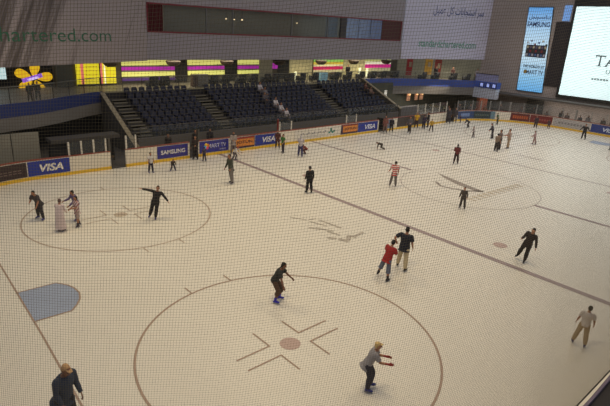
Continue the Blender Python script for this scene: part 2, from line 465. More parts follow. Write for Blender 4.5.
# gates: dark leaf standing open in each gateway
m_gate = mat('gate_dark', (40, 38, 36), .6)
def gate(x, label, w):
    t = thing('rink_gate', label, 'gate', (x, HY+.2, 0), 'gateways in the far boards')
    bm = B(); box(bm, x-.04, HY+.12, .05, x+.04, HY+.12+w, BH); obj('leaf', bm, m_gate, t)
    bm = B(); box(bm, x-.07, HY+.02, 0, x+.07, HY+.14, 2.0); obj('hinge_post', bm, mat('hinge_steel', (90, 88, 84), .4, .8), t)
    bm = B(); box(bm, x-.08, HY+.5, .95, x-.05, HY+.8, 1.0); obj('latch', bm, mat('hinge_steel', (90, 88, 84), .4, .8), t)
gate(12.72, 'dark open gate in the white boards under the left glass screen', .95)
gate(19.2, 'dark open gate left of the SMART TV advert', .7)
gate(40.35, 'dark open gate left of the small grey-blue poster', 1.1)
gate(52.25, 'dark open gate at the start of the far corner', 1.3)

# ------------------------------------------------------------------ ground behind the boards
m_conc = mat('walkway_grey', (84, 80, 76), .8, noise=.15, scale=1.5)
bm = B()
pin = [bp(s) for s in srange(S0, S1, .8)]
# walkway: a strip outside the boards to the back of the hall
outer = []
for x, y in pin:
    outer.append((x, y))
poly(bm, [(-6, -HY+CR), (-6, 30), (72, 30), (72, -30), (XE+.14, -30)]+[(XE+.14, -8)]+[off(s, .14) for s in reversed(srange(S0, S1, .8))], -.3, -.002)
struct('floor_walkway', bm, m_conc, 'grey walkway floor behind the boards', cat='floor')

# ------------------------------------------------------------------ grandstand
m_terr = mat('terrace_concrete', (58, 55, 55), .85, noise=.15, scale=3)
m_nose = mat('step_nosing', (124, 118, 102), .7)
m_step = mat('aisle_step', (70, 67, 62), .8)
ROWS, Y0, DY, ZB, DZ = 7, 17.3, .8, 1.1, .36
bm = B()
for i in range(ROWS): box(bm, 15.7, Y0+DY*i, 0 if i == 0 else ZB+DZ*(i-1)-.2, 45.0, Y0+DY*ROWS, ZB+DZ*i)
stand = struct('grandstand_terrace', bm, m_terr, 'stepped dark concrete terrace carrying the rows of blue seats', cat='grandstand')
for x0, x1 in ((16.0, 17.1), (23.2, 24.3), (36.9, 38.0)):
    for i in range(ROWS):
        for h in (0, 1):
            z = ZB+DZ*i-DZ*.5+DZ*.5*h; y = Y0+DY*i+(0 if h else -.02)
            if i == 0 and h == 0: continue
            bm = B(); box(bm, x0, Y0+DY*i-(0 if h else DY*.45), z-.17, x1, Y0+DY*i+.05, z+.006)
            o = obj('aisle_step', bm, m_step, stand)
            bm = B(); box(bm, x0, (Y0+DY*i-(0 if h else DY*.45))-.012, z-.05, x1, (Y0+DY*i-(0 if h else DY*.45))+.06, z+.014)
            obj('nosing', bm, m_nose, o)
bm = B(); box(bm, 15.7, Y0-.25, 0, 45.0, Y0-.05, 1.25)
struct('wall_front', bm, mat('stand_front_grey', (98, 94, 90), .8), 'grey front wall of the grandstand', cat='wall')
# sloping side walls of the stand
for nm, x, za, zb, lab in (('trim_1', 15.55, .68, 3.72, 'pale sloping side wall at the left end of the seats'), ('trim_2', 45.2, 1.55, 4.1, 'pale sloping side wall at the right end of the seats')):
    bm = B(); hexa(bm, [(x-.15, 17.0, 0), (x+.15, 17.0, 0), (x+.15, 22.8, 0), (x-.15, 22.8, 0), (x-.15, 17.0, za), (x+.15, 17.0, za), (x+.15, 22.8, zb), (x-.15, 22.8, zb)])
    w = struct(nm, bm, mat('side_wall_dark', (74, 70, 64), .8), lab, cat='wall')
    bm = B(); hexa(bm, [(x-.17, 16.98, za), (x+.17, 16.98, za), (x+.17, 22.8, zb), (x-.17, 22.8, zb), (x-.17, 16.98, za+.07), (x+.17, 16.98, za+.07), (x+.17, 22.8, zb+.07), (x-.17, 22.8, zb+.07)])
    obj('coping', bm, mat('coping_beige', (150, 138, 112), .7), w)

# front glass rail of the stand
t = thing('stand_railing', 'low glass and steel railing along the front of the seats', 'railing', (30, Y0-.15, 1.25))
for k in range(20):
    x = 15.9+k*1.52
    bm = B(); box(bm, x-.025, Y0-.18, 1.25, x+.025, Y0-.12, 2.0); obj('post', bm, mat('rail_steel', (96, 94, 92), .4, .7), t)
bm = B(); box(bm, 15.9, Y0-.18, 2.0, 44.8, Y0-.12, 2.05); obj('handrail', bm, mat('rail_steel', (96, 94, 92), .4, .7), t)
bm = B(); box(bm, 15.9, Y0-.155, 1.3, 44.8, Y0-.145, 1.95); obj('pane', bm, m_glass, t)

# seats
m_seat = mat('seat_navy', (25, 28, 52), .6, noise=.1, scale=8)
def seat_mesh():
    bm = B()
    # pan with a dished, rounded front; tilted back with rounded top; pedestal
    prof = [(-.22, .43), (-.19, .455), (-.05, .44), (.12, .425), (.19, .44)]
    def sheet(profile, w, th):
        rows = []
        for y, z in profile:
            ww = w*.5
            rows.append([(-ww, y, z+.02), (-ww*.6, y, z), (0, y, z-.008), (ww*.6, y, z), (ww, y, z+.02)])
        top = [[bm.verts.new(p) for p in r] for r in rows]; bot = [[bm.verts.new((p[0], p[1], p[2]-th)) for p in r] for r in rows]
        for A, C, rev in ((top, None, 0), (bot, None, 1)):
            for i in range(len(A)-1):
                for k in range(4):
                    f = (A[i][k], A[i][k+1], A[i+1][k+1], A[i+1][k]); bm.faces.new(f[::-1] if rev else f)
        for i in range(len(top)-1):
            for k in (0, 4): bm.faces.new((top[i][k], top[i+1][k], bot[i+1][k], bot[i][k]))
        for k in range(4):
            for i in (0, -1): bm.faces.new((top[i][k], top[i][k+1], bot[i][k+1], bot[i][k]))
    sheet(prof, .48, .035)
    back = []
    for z, y, w in ((.42, .18, .44), (.55, .20, .47), (.70, .235, .47), (.80, .255, .42), (.83, .262, .3)):
        back.append([bm.verts.new((sx*w/2, y+dy-(.02 if abs(sx) == 1 else 0), z)) for dy, order in ((0, (-1, -.5, .5, 1)), (.03, (1, .5, -.5, -1))) for sx in order])
    for A, C in zip(back, back[1:]):
        for k in range(8): bm.faces.new((A[k], A[(k+1) % 8], C[(k+1) % 8], C[k]))
    bm.faces.new(back[0][::-1]); bm.faces.new(back[-1])
    box(bm, -.05, -.02, 0, .05, .16, .41)
    return bm
seat0 = obj('stadium_seat', seat_mesh(), m_seat, base=(0, 0, 0))
tag(seat0, '', 'seat', 'x')
blocks = (('left', 17.5, 9, .63), ('middle', 24.75, 19, .635), ('right', 38.4, 10, .66))
firstseat = True; SEATS = {}
for i in range(ROWS):
    for bn, xs, n, sp in blocks:
        for k in range(n):
            rown = 'front' if i == 0 else ('top' if i == ROWS-1 else ORD[i])
            lab = 'dark blue seat, %s from the left in the %s row of the %s block' % (ORD[k], rown, bn)
            loc = (xs+k*sp, Y0+DY*i+.5, ZB+DZ*i)
            if firstseat: o = seat0; firstseat = False; o.location = loc; o['label'] = lab
            else: o = dup(seat0, loc, lab)
            o['group'] = 'dark blue seats in the %s block of the stand' % bn
            SEATS[(bn, i, k)] = loc

# ------------------------------------------------------------------ balcony deck behind and beside the stand
ZD = 3.8
LP = [(2, 17.6), (5, 18.0), (7.7, 18.8), (9.5, 19.4), (11, 20.15), (13, 21.5), (14.5, 22.5), (15.5, 22.9)]
MP = [(15.62, 22.9), (45.06, 22.9)]
RP = [(45.2, 22.9), (48, 22.7), (50, 22.3), (52, 21.6), (54, 20.8), (56, 19.8), (58, 18.6), (60, 17.4)]
bm = B()
poly(bm, LP+MP[1:]+RP[1:]+[(66, 17.4), (66, 30), (2, 30)], ZD-.25, ZD)
struct('floor_balcony', bm, mat('deck_floor', (128, 120, 100), .5, noise=.1, scale=1), 'restaurant balcony floor above the stand', cat='balcony')
mat('fascia_blue', (66, 86, 158), .5, noise=.15, scale=1.2); mat('fascia_navy', (38, 52, 108), .5, noise=.15, scale=1.2)
m_fgrey = mat('fascia_grey', (126, 120, 112), .6, noise=.12, scale=1.2)
for nm, P, up, mb, lab in (('trim_3', LP, 0, 'fascia_navy', 'curved balcony fascia at left, blue above grey'), ('trim_4', RP, .2, 'fascia_blue', 'curved balcony fascia at right, blue above grey')):
    bm = B(); ribbon(bm, P, .12, 2.15+up*.6, 3.02+up); f = struct(nm, bm, m_fgrey, lab, cat='balcony fascia')
    bm = B(); ribbon(bm, P, .16, 3.02+up, 3.86+up); obj('blue_band', bm, MATS[mb], f)
bm = B(); box(bm, 15.7, 22.82, 3.1, 45.0, 22.9, 3.72); r_ = struct('trim_6', bm, mat('riser_dark', (44, 43, 46), .8), 'dark riser below the balcony edge behind the top seats', cat='riser')
bm = B(); box(bm, 15.7, 22.8, 3.72, 45.0, 22.92, 3.84); obj('edge_strip', bm, mat('edge_beige', (150, 142, 112), .6), r_)
# railing of the balcony
m_rail = mat('rail_dark', (62, 60, 58), .45, .5)
m_railglass = glass_mat('rail_glass', (120, 124, 120), .12)
def railing(P, label, step=1.6):
    P = [Vector(p) for p in P]; tot = [0]
    for a, b in zip(P, P[1:]): tot.append(tot[-1]+(b-a).length)
    def at(d):
        for i in range(len(P)-1):
            if d <= tot[i+1]+1e-6: return P[i].lerp(P[i+1], (d-tot[i])/(tot[i+1]-tot[i]))
    c = at(tot[-1]/2)
    t = thing('balcony_railing', label, 'railing', (c.x, c.y, ZD), 'glass railings along the balcony edge')
    n = int(tot[-1]/step)
    for k in range(n+1):
        q = at(tot[-1]*k/n); bm = B(); loft(bm, [(q.x, q.y+.1, ZD), (q.x, q.y+.1, ZD+1.05)], .028, 6); obj('post', bm, m_rail, t)
    for k in range(n):
        a, b = at(tot[-1]*(k+.03)/n), at(tot[-1]*(k+.97)/n)
        bm = B(); obox(bm, (a.x, a.y+.1), (b.x, b.y+.1), .012, ZD+.08, ZD+.98); obj('pane', bm, m_railglass, t)
    bm = B(); loft(bm, [(p.x, p.y+.1, ZD+1.07) for p in P], .032, 6, side=(0, 0, 1)); obj('handrail', bm, mat('rail_bright', (128, 124, 112), .35, .6), t)
railing(LP, 'curved glass balcony railing at left in front of the glowing flower')
railing(MP, 'straight glass balcony railing along the top of the seats')
railing(RP, 'curved glass balcony railing at right above the blue fascia')

# ------------------------------------------------------------------ big walls
m_fac = mat('facade_grey', (162, 153, 154), .8, noise=.05, scale=.4)
YF, ZF, ZT = 23.0, 6.18, 15.0
bm = B()
WX0, WX1, WZ0, WZ1 = 19.55, 51.5, 8.32, 10.52
box(bm, 19.4, YF, ZF, 51.8, YF+.3, WZ0); box(bm, 19.4, YF, WZ1, 51.8, YF+.3, ZT)
box(bm, 19.4, YF, WZ0, WX0, YF+.3, WZ1); box(bm, WX1, YF, WZ0, 51.8, YF+.3, WZ1)
box(bm, 19.4, YF+.3, ZF, 51.8, 27.5, ZF+.3)
struct('wall_back', bm, m_fac, 'long grey overhanging wall above the balcony', cat='wall')
# ribbon window
m_red = mat('window_red', (128, 34, 42), .5)
bm = B()
box(bm, WX0, YF-.04, WZ0-.02, WX1, YF+.1, WZ0+.09); box(bm, WX0, YF-.04, WZ1-.09, WX1, YF+.1, WZ1+.02)
box(bm, WX0, YF-.04, WZ0, WX0+.1, YF+.1, WZ1); box(bm, WX1-.1, YF-.04, WZ0, WX1, YF+.1, WZ1)
win = struct('window_1', bm, m_red, 'long ribbon window with thin red frame in the grey wall', cat='window')
m_winglass = glass_mat('window_glass', (86, 92, 90), .3)
m_mull = mat('mullion_grey', (104, 102, 100), .5)
edges = [21.0, 25.0, 27.7, 34.55, 39.4, 41.3]
for a, b in zip(edges, edges[1:]):
    bm = B(); box(bm, a+.04, YF+.06, WZ0+.09, b-.04, YF+.08, WZ1-.09); obj('pane', bm, m_winglass, win)
for x in edges[1:-1]:
    bm = B(); box(bm, x-.05, YF+.02, WZ0+.09, x+.05, YF+.14, WZ1-.09); obj('mullion', bm, m_mull, win)
bm = B(); box(bm, 41.3, YF-.02, WZ0+.09, 42.15, YF+.2, WZ1-.09); obj('pillar', bm, mat('pillar_brown', (62, 54, 52), .6), win)
m_bluepane = mat('pane_blue', (104, 116, 150), .25, noise=.25, scale=1.5, emit=.05)
for a, b in ((42.2, 44.1), (44.15, 46.1), (46.15, 48.0)):
    bm = B(); box(bm, a, YF+.05, WZ0+.09, b-.04, YF+.08, WZ1-.09); o = obj('blue_pane', bm, m_bluepane, win); o['label'] = 'bluish lit pane'
bm = B(); box(bm, 39.5, YF+.4, WZ0+.15, 41.2, YF+.45, WZ1-.12); obj('blue_blind', bm, m_bluepane, win)
bm = B(); box(bm, 48.0, YF+.03, WZ0+.09, WX1-.1, YF+.12, WZ1-.09); o = obj('end_panel', bm, mat('panel_brown_red', (84, 42, 38), .7), win); o['label'] = 'brown-red panel closing the right end'
# pleated dark red curtain at the left end of the window
bm = B()
n = 36; lo = []; hi = []
for k in range(n+1):
    x = WX0+.1+(21.0-WX0-.1)*k/n; y = YF+.12+.05*math.sin(k*PI/2)
    lo.append(bm.verts.new((x, y, WZ0+.09))); hi.append(bm.verts.new((x, y, WZ1-.09)))
for k in range(n): bm.faces.new((lo[k], lo[k+1], hi[k+1], hi[k]))
tag(obj('curtain', bm, mat('curtain_red', (92, 30, 34), .9)), 'dark red pleated curtain at the left end of the ribbon window', 'curtain')
# dim room behind the window
bm = B()
box(bm, 19.4, 27.2, ZF+.3, 51.8, 27.4, ZT); box(bm, 19.4, YF+.3, 11.0, 51.8, 27.3, 11.2)
box(bm, 19.3, YF+.3, ZF+.3, 19.5, 27.3, 11.0); box(bm, 51.7, YF+.3, ZF+.3, 51.9, 27.3, 11.0)
struct('wall_room', bm, mat('room_dim', (150, 146, 134), .9), 'dim room behind the ribbon window', cat='wall')
m_lamp = mat('lamp_warm', (255, 226, 170), .5, noise=0, emit=3)
for k, x in enumerate((28.6, 29.5, 30.4, 37.3)):
    t = thing('room_lamp', 'small lit lamp seen through the ribbon window, %s from the left' % ORD[k], 'lamp', (x, 25.5, 9.6), 'lamps in the room behind the window')
    bm = B(); ball(bm, (x, 25.5, 9.65), (.08, .08, .06), 8); obj('bulb', bm, m_lamp, t)
    bm = B(); loft(bm, [(x, 25.5, 9.7), (x, 25.5, 9.78), (x, 25.5, 11)], [.1, .02, .012], 8); obj('cord', bm, m_gate, t)

# left banner wall (streaked fabric) and right banner
LA, LB = Vector((19.42, 22.98)), Vector((1.0, 15.6))
def on(A, Bv, d): return A+(Bv-A)*d
def streak_mat(name, base, dark):  # dark diagonal streaks in the colour, stronger towards the left end
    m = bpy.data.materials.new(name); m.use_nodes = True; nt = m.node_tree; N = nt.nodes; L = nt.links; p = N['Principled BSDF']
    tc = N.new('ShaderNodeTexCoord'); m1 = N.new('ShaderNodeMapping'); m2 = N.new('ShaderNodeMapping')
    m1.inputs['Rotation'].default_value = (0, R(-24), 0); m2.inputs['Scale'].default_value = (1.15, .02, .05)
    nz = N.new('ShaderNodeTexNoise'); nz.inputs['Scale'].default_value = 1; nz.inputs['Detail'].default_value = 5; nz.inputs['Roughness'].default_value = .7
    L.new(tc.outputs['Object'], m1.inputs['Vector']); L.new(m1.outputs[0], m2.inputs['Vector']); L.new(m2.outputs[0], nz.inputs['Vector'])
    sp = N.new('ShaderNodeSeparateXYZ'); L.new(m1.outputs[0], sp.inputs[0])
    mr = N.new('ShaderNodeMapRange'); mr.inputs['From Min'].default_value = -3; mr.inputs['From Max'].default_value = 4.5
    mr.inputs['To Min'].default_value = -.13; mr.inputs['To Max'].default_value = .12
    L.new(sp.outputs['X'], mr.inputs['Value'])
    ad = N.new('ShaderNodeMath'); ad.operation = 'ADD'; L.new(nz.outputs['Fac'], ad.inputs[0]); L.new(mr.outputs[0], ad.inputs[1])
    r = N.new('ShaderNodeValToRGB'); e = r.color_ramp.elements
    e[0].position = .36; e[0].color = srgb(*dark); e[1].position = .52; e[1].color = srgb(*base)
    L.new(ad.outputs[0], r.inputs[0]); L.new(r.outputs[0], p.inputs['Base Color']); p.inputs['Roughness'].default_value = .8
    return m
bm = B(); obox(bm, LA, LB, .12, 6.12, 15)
o = obj('hanging_banner', bm, streak_mat('banner_left_cloth', (168, 155, 150), (96, 86, 82)))
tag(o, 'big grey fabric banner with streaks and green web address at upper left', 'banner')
d = (LA-LB).normalized(); nrm = Vector((d.y, -d.x, 0))
m_green = mat('ink_green', (48, 108, 78), .6, noise=.05)
# full line ends at the m (16.16, 21.7); 'hartered.com' spans 8.7 m of it
e = LA-d*((LA.x-15.98)/d.x); full = 14.75
c = e-d*(full/2)
text('lettering', 'standardchartered.com', m_green, o, Vector((c.x, c.y, 8.03))+nrm*.075, (d.x, d.y, 0), (0, 0, 1), full, .84, .005, 0, -.004)
RA, RB = Vector((51.75, 22.85)), Vector((63.0, 18.3))
bm = B(); v_ = obox(bm, RA, RB, .1, 6.28, 15)
for q_ in (v_[1], v_[2]): q_.co.z = 6.52
o = obj('hanging_banner', bm, mat('banner_right_cloth', (220, 215, 230), .8, noise=.06, scale=.5))
tag(o, 'pale lavender banner with blue script and green web address at upper right', 'banner')
d = (RB-RA).normalized(); nrm = Vector((d.y, -d.x, 0))
def rp(t, z): q = RA+d*t; return Vector((q.x, q.y, z))+nrm*.06
ar = ''.join(['\uFEDE', '\uFEF4', '\uFEE4', '\uFECB', ' ', '\uFEDE', '\uFEDB', ' ', '\uFE95', '\uFE8E', '\uFE91', '\uFE8E', '\uFEA0', '\uFE98', '\uFEB3', '\uFE8D', ' ', '\uFEAE', '\uFEB3'][::1])
text('lettering', 'standardchartered.com', mat('ink_sea_green', (104, 168, 142), .6, noise=.05), o, rp(6.35, 8.2), (d.x, d.y, 0), (0, 0, 1), 8.3, .85, .005, 0, .012)
text('script', ar, mat('ink_blue', (66, 84, 142), .6, noise=.05), o, rp(7.35, 11.95), (d.x, d.y, 0), (0, 0, 1), 7.2, 1.15, .005, 0, .006)
bm = B(); quad(bm, rp(3.5, 13.35), (d.x, d.y, 0), (0, 0, 1), .7, .35, .01); obj('red_mark', bm, mat('ink_red', (140, 50, 70), .6), o)

# end wall with sign and screen
XW = 63.0
bm = B(); box(bm, XW, -32, 2.72, XW+.4, 18.6, 15)
struct('wall_right', bm, mat('wall_taupe', (176, 163, 154), .85, noise=.05, scale=.6), 'plain taupe end wall carrying the lit sign and the big screen', cat='wall')
bm = B(); box(bm, XW-.05, -32, 2.62, XW+.4, 18.6, 2.74); struct('trim_5', bm, mat('soffit_edge', (88, 80, 76), .7), 'dark lower edge of the end wall', cat='trim')

def sign_grad():
    m = bpy.data.materials.new('sign_blue_glow'); m.use_nodes = True; nt = m.node_tree; N = nt.nodes; L = nt.links; p = N['Principled BSDF']
    tc = N.new('ShaderNodeTexCoord'); sp = N.new('ShaderNodeSeparateXYZ'); L.new(tc.outputs['Generated'], sp.inputs[0])
    r = N.new('ShaderNodeValToRGB'); cr = r.color_ramp
    cr.elements[0].position = 0; cr.elements[0].color = srgb(104, 176, 232)
    cr.elements[1].position = 1; cr.elements[1].color = srgb(92, 160, 226)
    for pos, c in ((.16, (140, 198, 238)), (.45, (206, 230, 244)), (.72, (178, 214, 242))):
        e = cr.elements.new(pos); e.color = srgb(*c)
    L.new(sp.outputs['Z'], r.inputs[0]); L.new(r.outputs[0], p.inputs['Emission Color']); p.inputs['Emission Strength'].default_value = .95
    p.inputs['Base Color'].default_value = (.02, .03, .04, 1); p.inputs['Roughness'].default_value = .3
    return m
RV, UV = (0, -1, 0), (0, 0, 1)      # as seen from the rink: right is -Y; outward is -X
t = thing('lit_sign', 'tall glowing blue sign panel on the end wall with SAMSUNG lettering', 'sign', (XW-.1, 11.75, 3.3))
def lean_box(x0, x1, m_):
    b_ = B(); hexa(b_, [(x0, 9.98+m_, 3.3+m_), (x1, 9.98+m_, 3.3+m_), (x1, 13.22-m_, 3.3+m_), (x0, 13.22-m_, 3.3+m_), (x0, 10.6+m_, 12.9-m_), (x1, 10.6+m_, 12.9-m_), (x1, 13.55-m_, 12.9-m_), (x0, 13.55-m_, 12.9-m_)]); return b_
obj('casing', lean_box(XW-.14, XW-.01, 0), mat('casing_dark', (36, 36, 42), .5), t)
face = obj('light_face', lean_box(XW-.16, XW-.135, .06), sign_grad(), t)
inkd = mat('ink_navy', (38, 62, 128), .6, noise=.05); inkk = mat('ink_dark', (52, 62, 84), .6, noise=.05)
def sg(y, z): return (XW-.165, y, z)
text('lettering', 'SAMSUNG', inkd, face, sg(11.98, 11.0), RV, UV, 2.7, .55, .006, 0, .028)
text('script', ''.join(['\uFEDE', '\uFEA0', '\uFEE7', '\uFEEE', '\uFEB4', '\uFEE3', '\uFE8E', '\uFEB3'][::1]), inkd, face, sg(11.98, 11.75), RV, UV, 2.5, .6, .006, 0, .02)
bm = B(); quad(bm, sg(11.7, 8.0), RV, UV, 2.45, 1.4, .01); pic = obj('picture', bm, mat('pic_dark', (46, 48, 66), .5), face)
random.seed(11)
cols = ((190, 190, 200), (120, 110, 130), (150, 60, 60), (90, 120, 170), (210, 200, 170), (60, 70, 60))
for r_ in range(3):
    for k in range(7):
        bm = B(); quad(bm, (XW-.177, 12.75-k*.35, 7.56+r_*.44), RV, UV, .24, .28, .004); obj('picture_tile', bm, mat('pic_%d' % ((r_*5+k*3) % 6), cols[(r_*5+k*3) % 6], .5), face)
for k in range(6):
    bm = B(); ball(bm, (XW-.17, 12.85-k*.45, 8.95+.22*math.sin(k*2.1)), (.006, .12, .12), 8); obj('picture_dot', bm, mat('pic_%d' % (k % 6), cols[k % 6], .5), face)
text('lettering', "THE WORLD'S 1ST", inkk, face, sg(11.62, 6.25), RV, UV, 2.6, .34, .006, 0, .035)
text('lettering', 'SMART TV', mat('ink_steel', (92, 116, 142), .6), face, sg(11.5, 5.6), RV, UV, 2.3, .5, .006, 0, .025)
bm = B(); quad(bm, (XW-.175, 12.55, 5.6), RV, UV, .36, .36, .004); obj('emblem', bm, mat('emb_amber', (190, 160, 80), .5), face)

t = thing('hanging_signboard', 'dark narrow signboard with small lit blue top between sign and big screen', 'signboard', (XW-.1, 9.4, 4.2))
bm = B(); box(bm, XW-.12, 8.4, 4.2, XW-.01, 10.0, 11.35); obj('panel_body', bm, mat('tower_dark', (46, 40, 42), .7), t)
bm = B(); box(bm, XW-.13, 8.6, 11.45, XW-.01, 9.38, 13.1); obj('blue_face', bm, mat('tower_blue', (110, 150, 205), .4, noise=.2, scale=2, emit=.7), t)

t = thing('video_screen', 'huge glowing white video screen on the end wall with TA lettering', 'screen', (XW-.1, .3, 3.0))
bm = B(); box(bm, XW-.3, -8.2, 3.1, XW-.01, 8.34, 13.75); obj('frame', bm, mat('screen_frame', (28, 30, 32), .5), t)
bm = B(); box(bm, XW-.33, -7.8, 3.46, XW-.29, 8.02, 12.98); sf = obj('display', bm, mat('screen_white', (222, 246, 246), .4, noise=.02, scale=.3, emit=1.0), t)
ink_s = mat('ink_slate', (98, 116, 122), .6, noise=.05)
text('lettering', 'TA', ink_s, sf, (XW-.335, 3.75, 7.5), RV, UV, 2.3, 1.15, .006, 0, -.004)
for y_, z_, w_, h_ in ((4.86, 7.93, .06, .24), (3.96, 7.93, .06, .24), (4.4, 6.95, .5, .06), (3.72, 6.95, .4, .06)):
    bm = B(); quad(bm, (XW-.336, y_, z_), RV, UV, w_, h_, .006); obj('serif', bm, ink_s, sf)
text('lettering', 'U', mat('ink_pale', (170, 190, 192), .6), sf, (XW-.335, 3.35, 6.4), RV, UV, .4, .45, .006)
for k in range(6):
    bm = B(); quad(bm, (XW-.335, 4.75-k*.3, 5.55), RV, UV, .22, .2, .005); obj('small_lettering', bm, mat('ink_pale2', (176, 198, 200), .6), sf)

# ------------------------------------------------------------------ restaurant backdrop on the balcony (wall at y = 27)
YB = 27.0
bm = B(); box(bm, 2, YB, ZD, 56.5, YB+.2, ZF+.3)
struct('wall_restaurant', bm, mat('restaurant_back', (104, 98, 82), .8, noise=.15, scale=1), 'back wall of the restaurant balcony', cat='wall')
bm = B(); obox(bm, (56.5, YB+.1), (66.5, 19.5), .2, ZD, 7.0)
struct('wall_corner', bm, mat('corner_back_glow', (142, 138, 116), .8, noise=.25, scale=.8, emit=.16), 'pale back wall of the balcony behind the right fascia', cat='wall')  # slight emission brightens the wall in place of lamp light
def panel(name, x0, x1, z0, z1, m, label, cat, group=None, y=YB, d=.08):
    bm = B(); box(bm, x0, y-d, z0, x1, y-.012, z1); return tag(obj(name, bm, m), label, cat, group)
panel('wall_panel', 6.0, 13.3, ZD, 6.15, mat('black_panel', (20, 19, 20), .6), 'black wall panel behind the glowing yellow flower', 'panel')
t = thing('mounted_television', 'small lit television at the far left edge behind the balcony', 'television', (9.3, YB-.3, 4.4))
bm = B(); box(bm, 8.2, YB-.2, 4.42, 10.05, YB-.1, 5.5); obj('casing', bm, m_gate, t)
bm = B(); box(bm, 8.25, YB-.22, 4.48, 10.0, YB-.2, 5.45); obj('display', bm, mat('tv_glow', (200, 226, 226), .4, noise=.1, scale=1, emit=.9), t)
# flower sign: five petals round a violet lettered band
t = thing('flower_sign', 'glowing yellow five-petalled flower sign with violet script across it', 'sign', (11.9, YB-.2, 3.8))
m_pet = mat('petal_glow', (236, 186, 30), .5, noise=.12, scale=3, emit=.75)
fc = Vector((11.85, YB-.2, 4.5))
for k in range(5):
    a = R(80+72*k); bm = B()
    dirv = Vector((math.cos(a), 0, math.sin(a)*.86)); c = fc+dirv*.8
    pts = []
    for j in range(20):
        b = 2*PI*j/20; rr = .62*(1+.0*math.cos(b)); lx = math.cos(b)*.6; ly = math.sin(b)*(.33+.12*math.cos(b))
        q = c+Vector((math.cos(a)*lx-math.sin(a)*ly, 0, math.sin(a)*lx*.86+math.cos(a)*ly)); pts.append(q)
    lo = [bm.verts.new(q) for q in pts]; hi = [bm.verts.new(q+Vector((0, -.06, 0))) for q in pts]
    bm.faces.new(lo); bm.faces.new(hi[::-1])
    for j in range(20): bm.faces.new((lo[j], lo[(j+1) % 20], hi[(j+1) % 20], hi[j]))
    obj('petal', bm, m_pet, t)
m_vio = mat('violet_glow', (150, 96, 214), .5, noise=.2, scale=5, emit=.8)
bm = B(); quad(bm, fc+Vector((-.1, -.08, .05)), (1, 0, .28), (-.28, 0, 1), 1.5, .3, .03); obj('script_band', bm, m_vio, t)
bm = B(); quad(bm, fc+Vector((-.05, -.1, .0)), (1, 0, .28), (-.28, 0, 1), .8, .18, .035); obj('bright_script', bm, mat('violet_white', (214, 190, 250), .5, noise=.1, emit=.9), t)
panel('column', 13.5, 14.7, ZD, 6.15, mat('column_grey', (104, 106, 92), .7), 'grey column right of the glowing flower', 'column', d=.5)
# yellow lit shop front
m_yel = mat('yellow_glow', (232, 214, 40), .5, noise=.12, scale=1.5, emit=.78)
t = thing('lit_shopfront', 'bright yellow lit shop front above the left end of the seats', 'shop front', (16.8, YB-.1, ZD))
bm = B(); box(bm, 15.1, YB-.2, 3.85, 18.35, YB-.1, 6.15); obj('yellow_panel', bm, m_yel, t)
for x, w, m in ((15.45, .22, mat('pink_glow', (232, 120, 110), .5, emit=.7)), (17.05, .16, mat('pink_glow', (232, 120, 110), .5, emit=.7)), (17.35, .1, mat('white_glow', (250, 246, 200), .5, emit=.9))):
    bm = B(); box(bm, x, YB-.24, 3.9, x+w, YB-.2, 6.3); obj('vertical_strip', bm, m, t)
bm = B(); box(bm, 16.95, YB-.28, 3.8, 17.02, YB-.2, 6.3); obj('mullion', bm, m_gate, t)
bm = B(); box(bm, 15.1, YB-.26, 3.8, 18.35, YB-.2, 3.95); obj('sill', bm, m_gate, t)
for k in range(5):
    bm = B(); box(bm, 15.8, YB-.23, 4.3+k*.34, 16.8, YB-.2, 4.34+k*.34); obj('shelf_line', bm, mat('yellow_dim', (196, 172, 34), .5, emit=.5), t)
# striped light boxes
m_ys = mat('stripe_yellow', (222, 218, 120), .5, noise=.08, emit=.72, scale=2); m_ps = mat('stripe_magenta', (170, 40, 160), .5, noise=.08, emit=.62, scale=2)
m_gs = mat('stripe_grey', (140, 134, 120), .6); m_gn = mat('stripe_green', (150, 206, 96), .5, emit=.6, noise=.15)
def stripes(x0, x1, z0, z1, label, pattern):
    t = thing('striped_light_box', label, 'light box', ((x0+x1)/2, YB-.1, z0), 'striped light boxes behind the restaurant')  # striped box set close to the back wall, nothing suspends it
    tot = sum(h for h, _ in pattern); z = z1
    for h, m in pattern:
        hh = (z1-z0)*h/tot; bm = B(); box(bm, x0, YB-.18, z-hh, x1, YB-.08, z); obj('stripe', bm, m, t); z -= hh
A = [(1.3, m_ys), (.35, m_gs), (.9, m_ps), (.35, m_gs), (1.2, m_ys)]
stripes(18.9, 23.9, 4.1, 5.85, 'leftmost yellow and magenta striped light box', A+[(.3, m_gs), (.7, mat('stripe_violet', (96, 60, 140), .5, emit=.3))])
panel('dark_doorway', 23.95, 25.2, ZD, 6.15, m_gate, 'dark opening right of the leftmost striped light box', 'doorway')
stripes(25.25, 29.3, 4.45, 5.85, 'second yellow and magenta striped light box from the left', A)
panel('dark_doorway', 29.35, 30.85, ZD, 6.15, m_gate, 'dark opening left of the third striped light box', 'doorway')
stripes(30.9, 33.5, 4.45, 5.85, 'third yellow and magenta striped light box from the left', A)
m_stone = mat('stone_cream_glow', (172, 160, 116), .7, noise=.35, scale=5, emit=.4)  # emission in the stone stands in for restaurant light falling on it
panel('stone_pier', 33.55, 35.2, ZD, 6.15, mat('stone_dim_glow', (136, 128, 104), .7, noise=.25, scale=5, emit=.2), 'dim cream stone pier right of the third striped light box', 'pier', d=.3)  # weaker emission here, again painted light on the stone
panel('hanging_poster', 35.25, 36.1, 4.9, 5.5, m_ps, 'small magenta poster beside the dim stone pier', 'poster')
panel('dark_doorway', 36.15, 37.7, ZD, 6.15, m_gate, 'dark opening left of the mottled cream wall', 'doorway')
panel('stone_pier', 37.75, 41.0, ZD, 6.15, m_stone, 'mottled cream stone wall right of the dark opening', 'pier', d=.2)
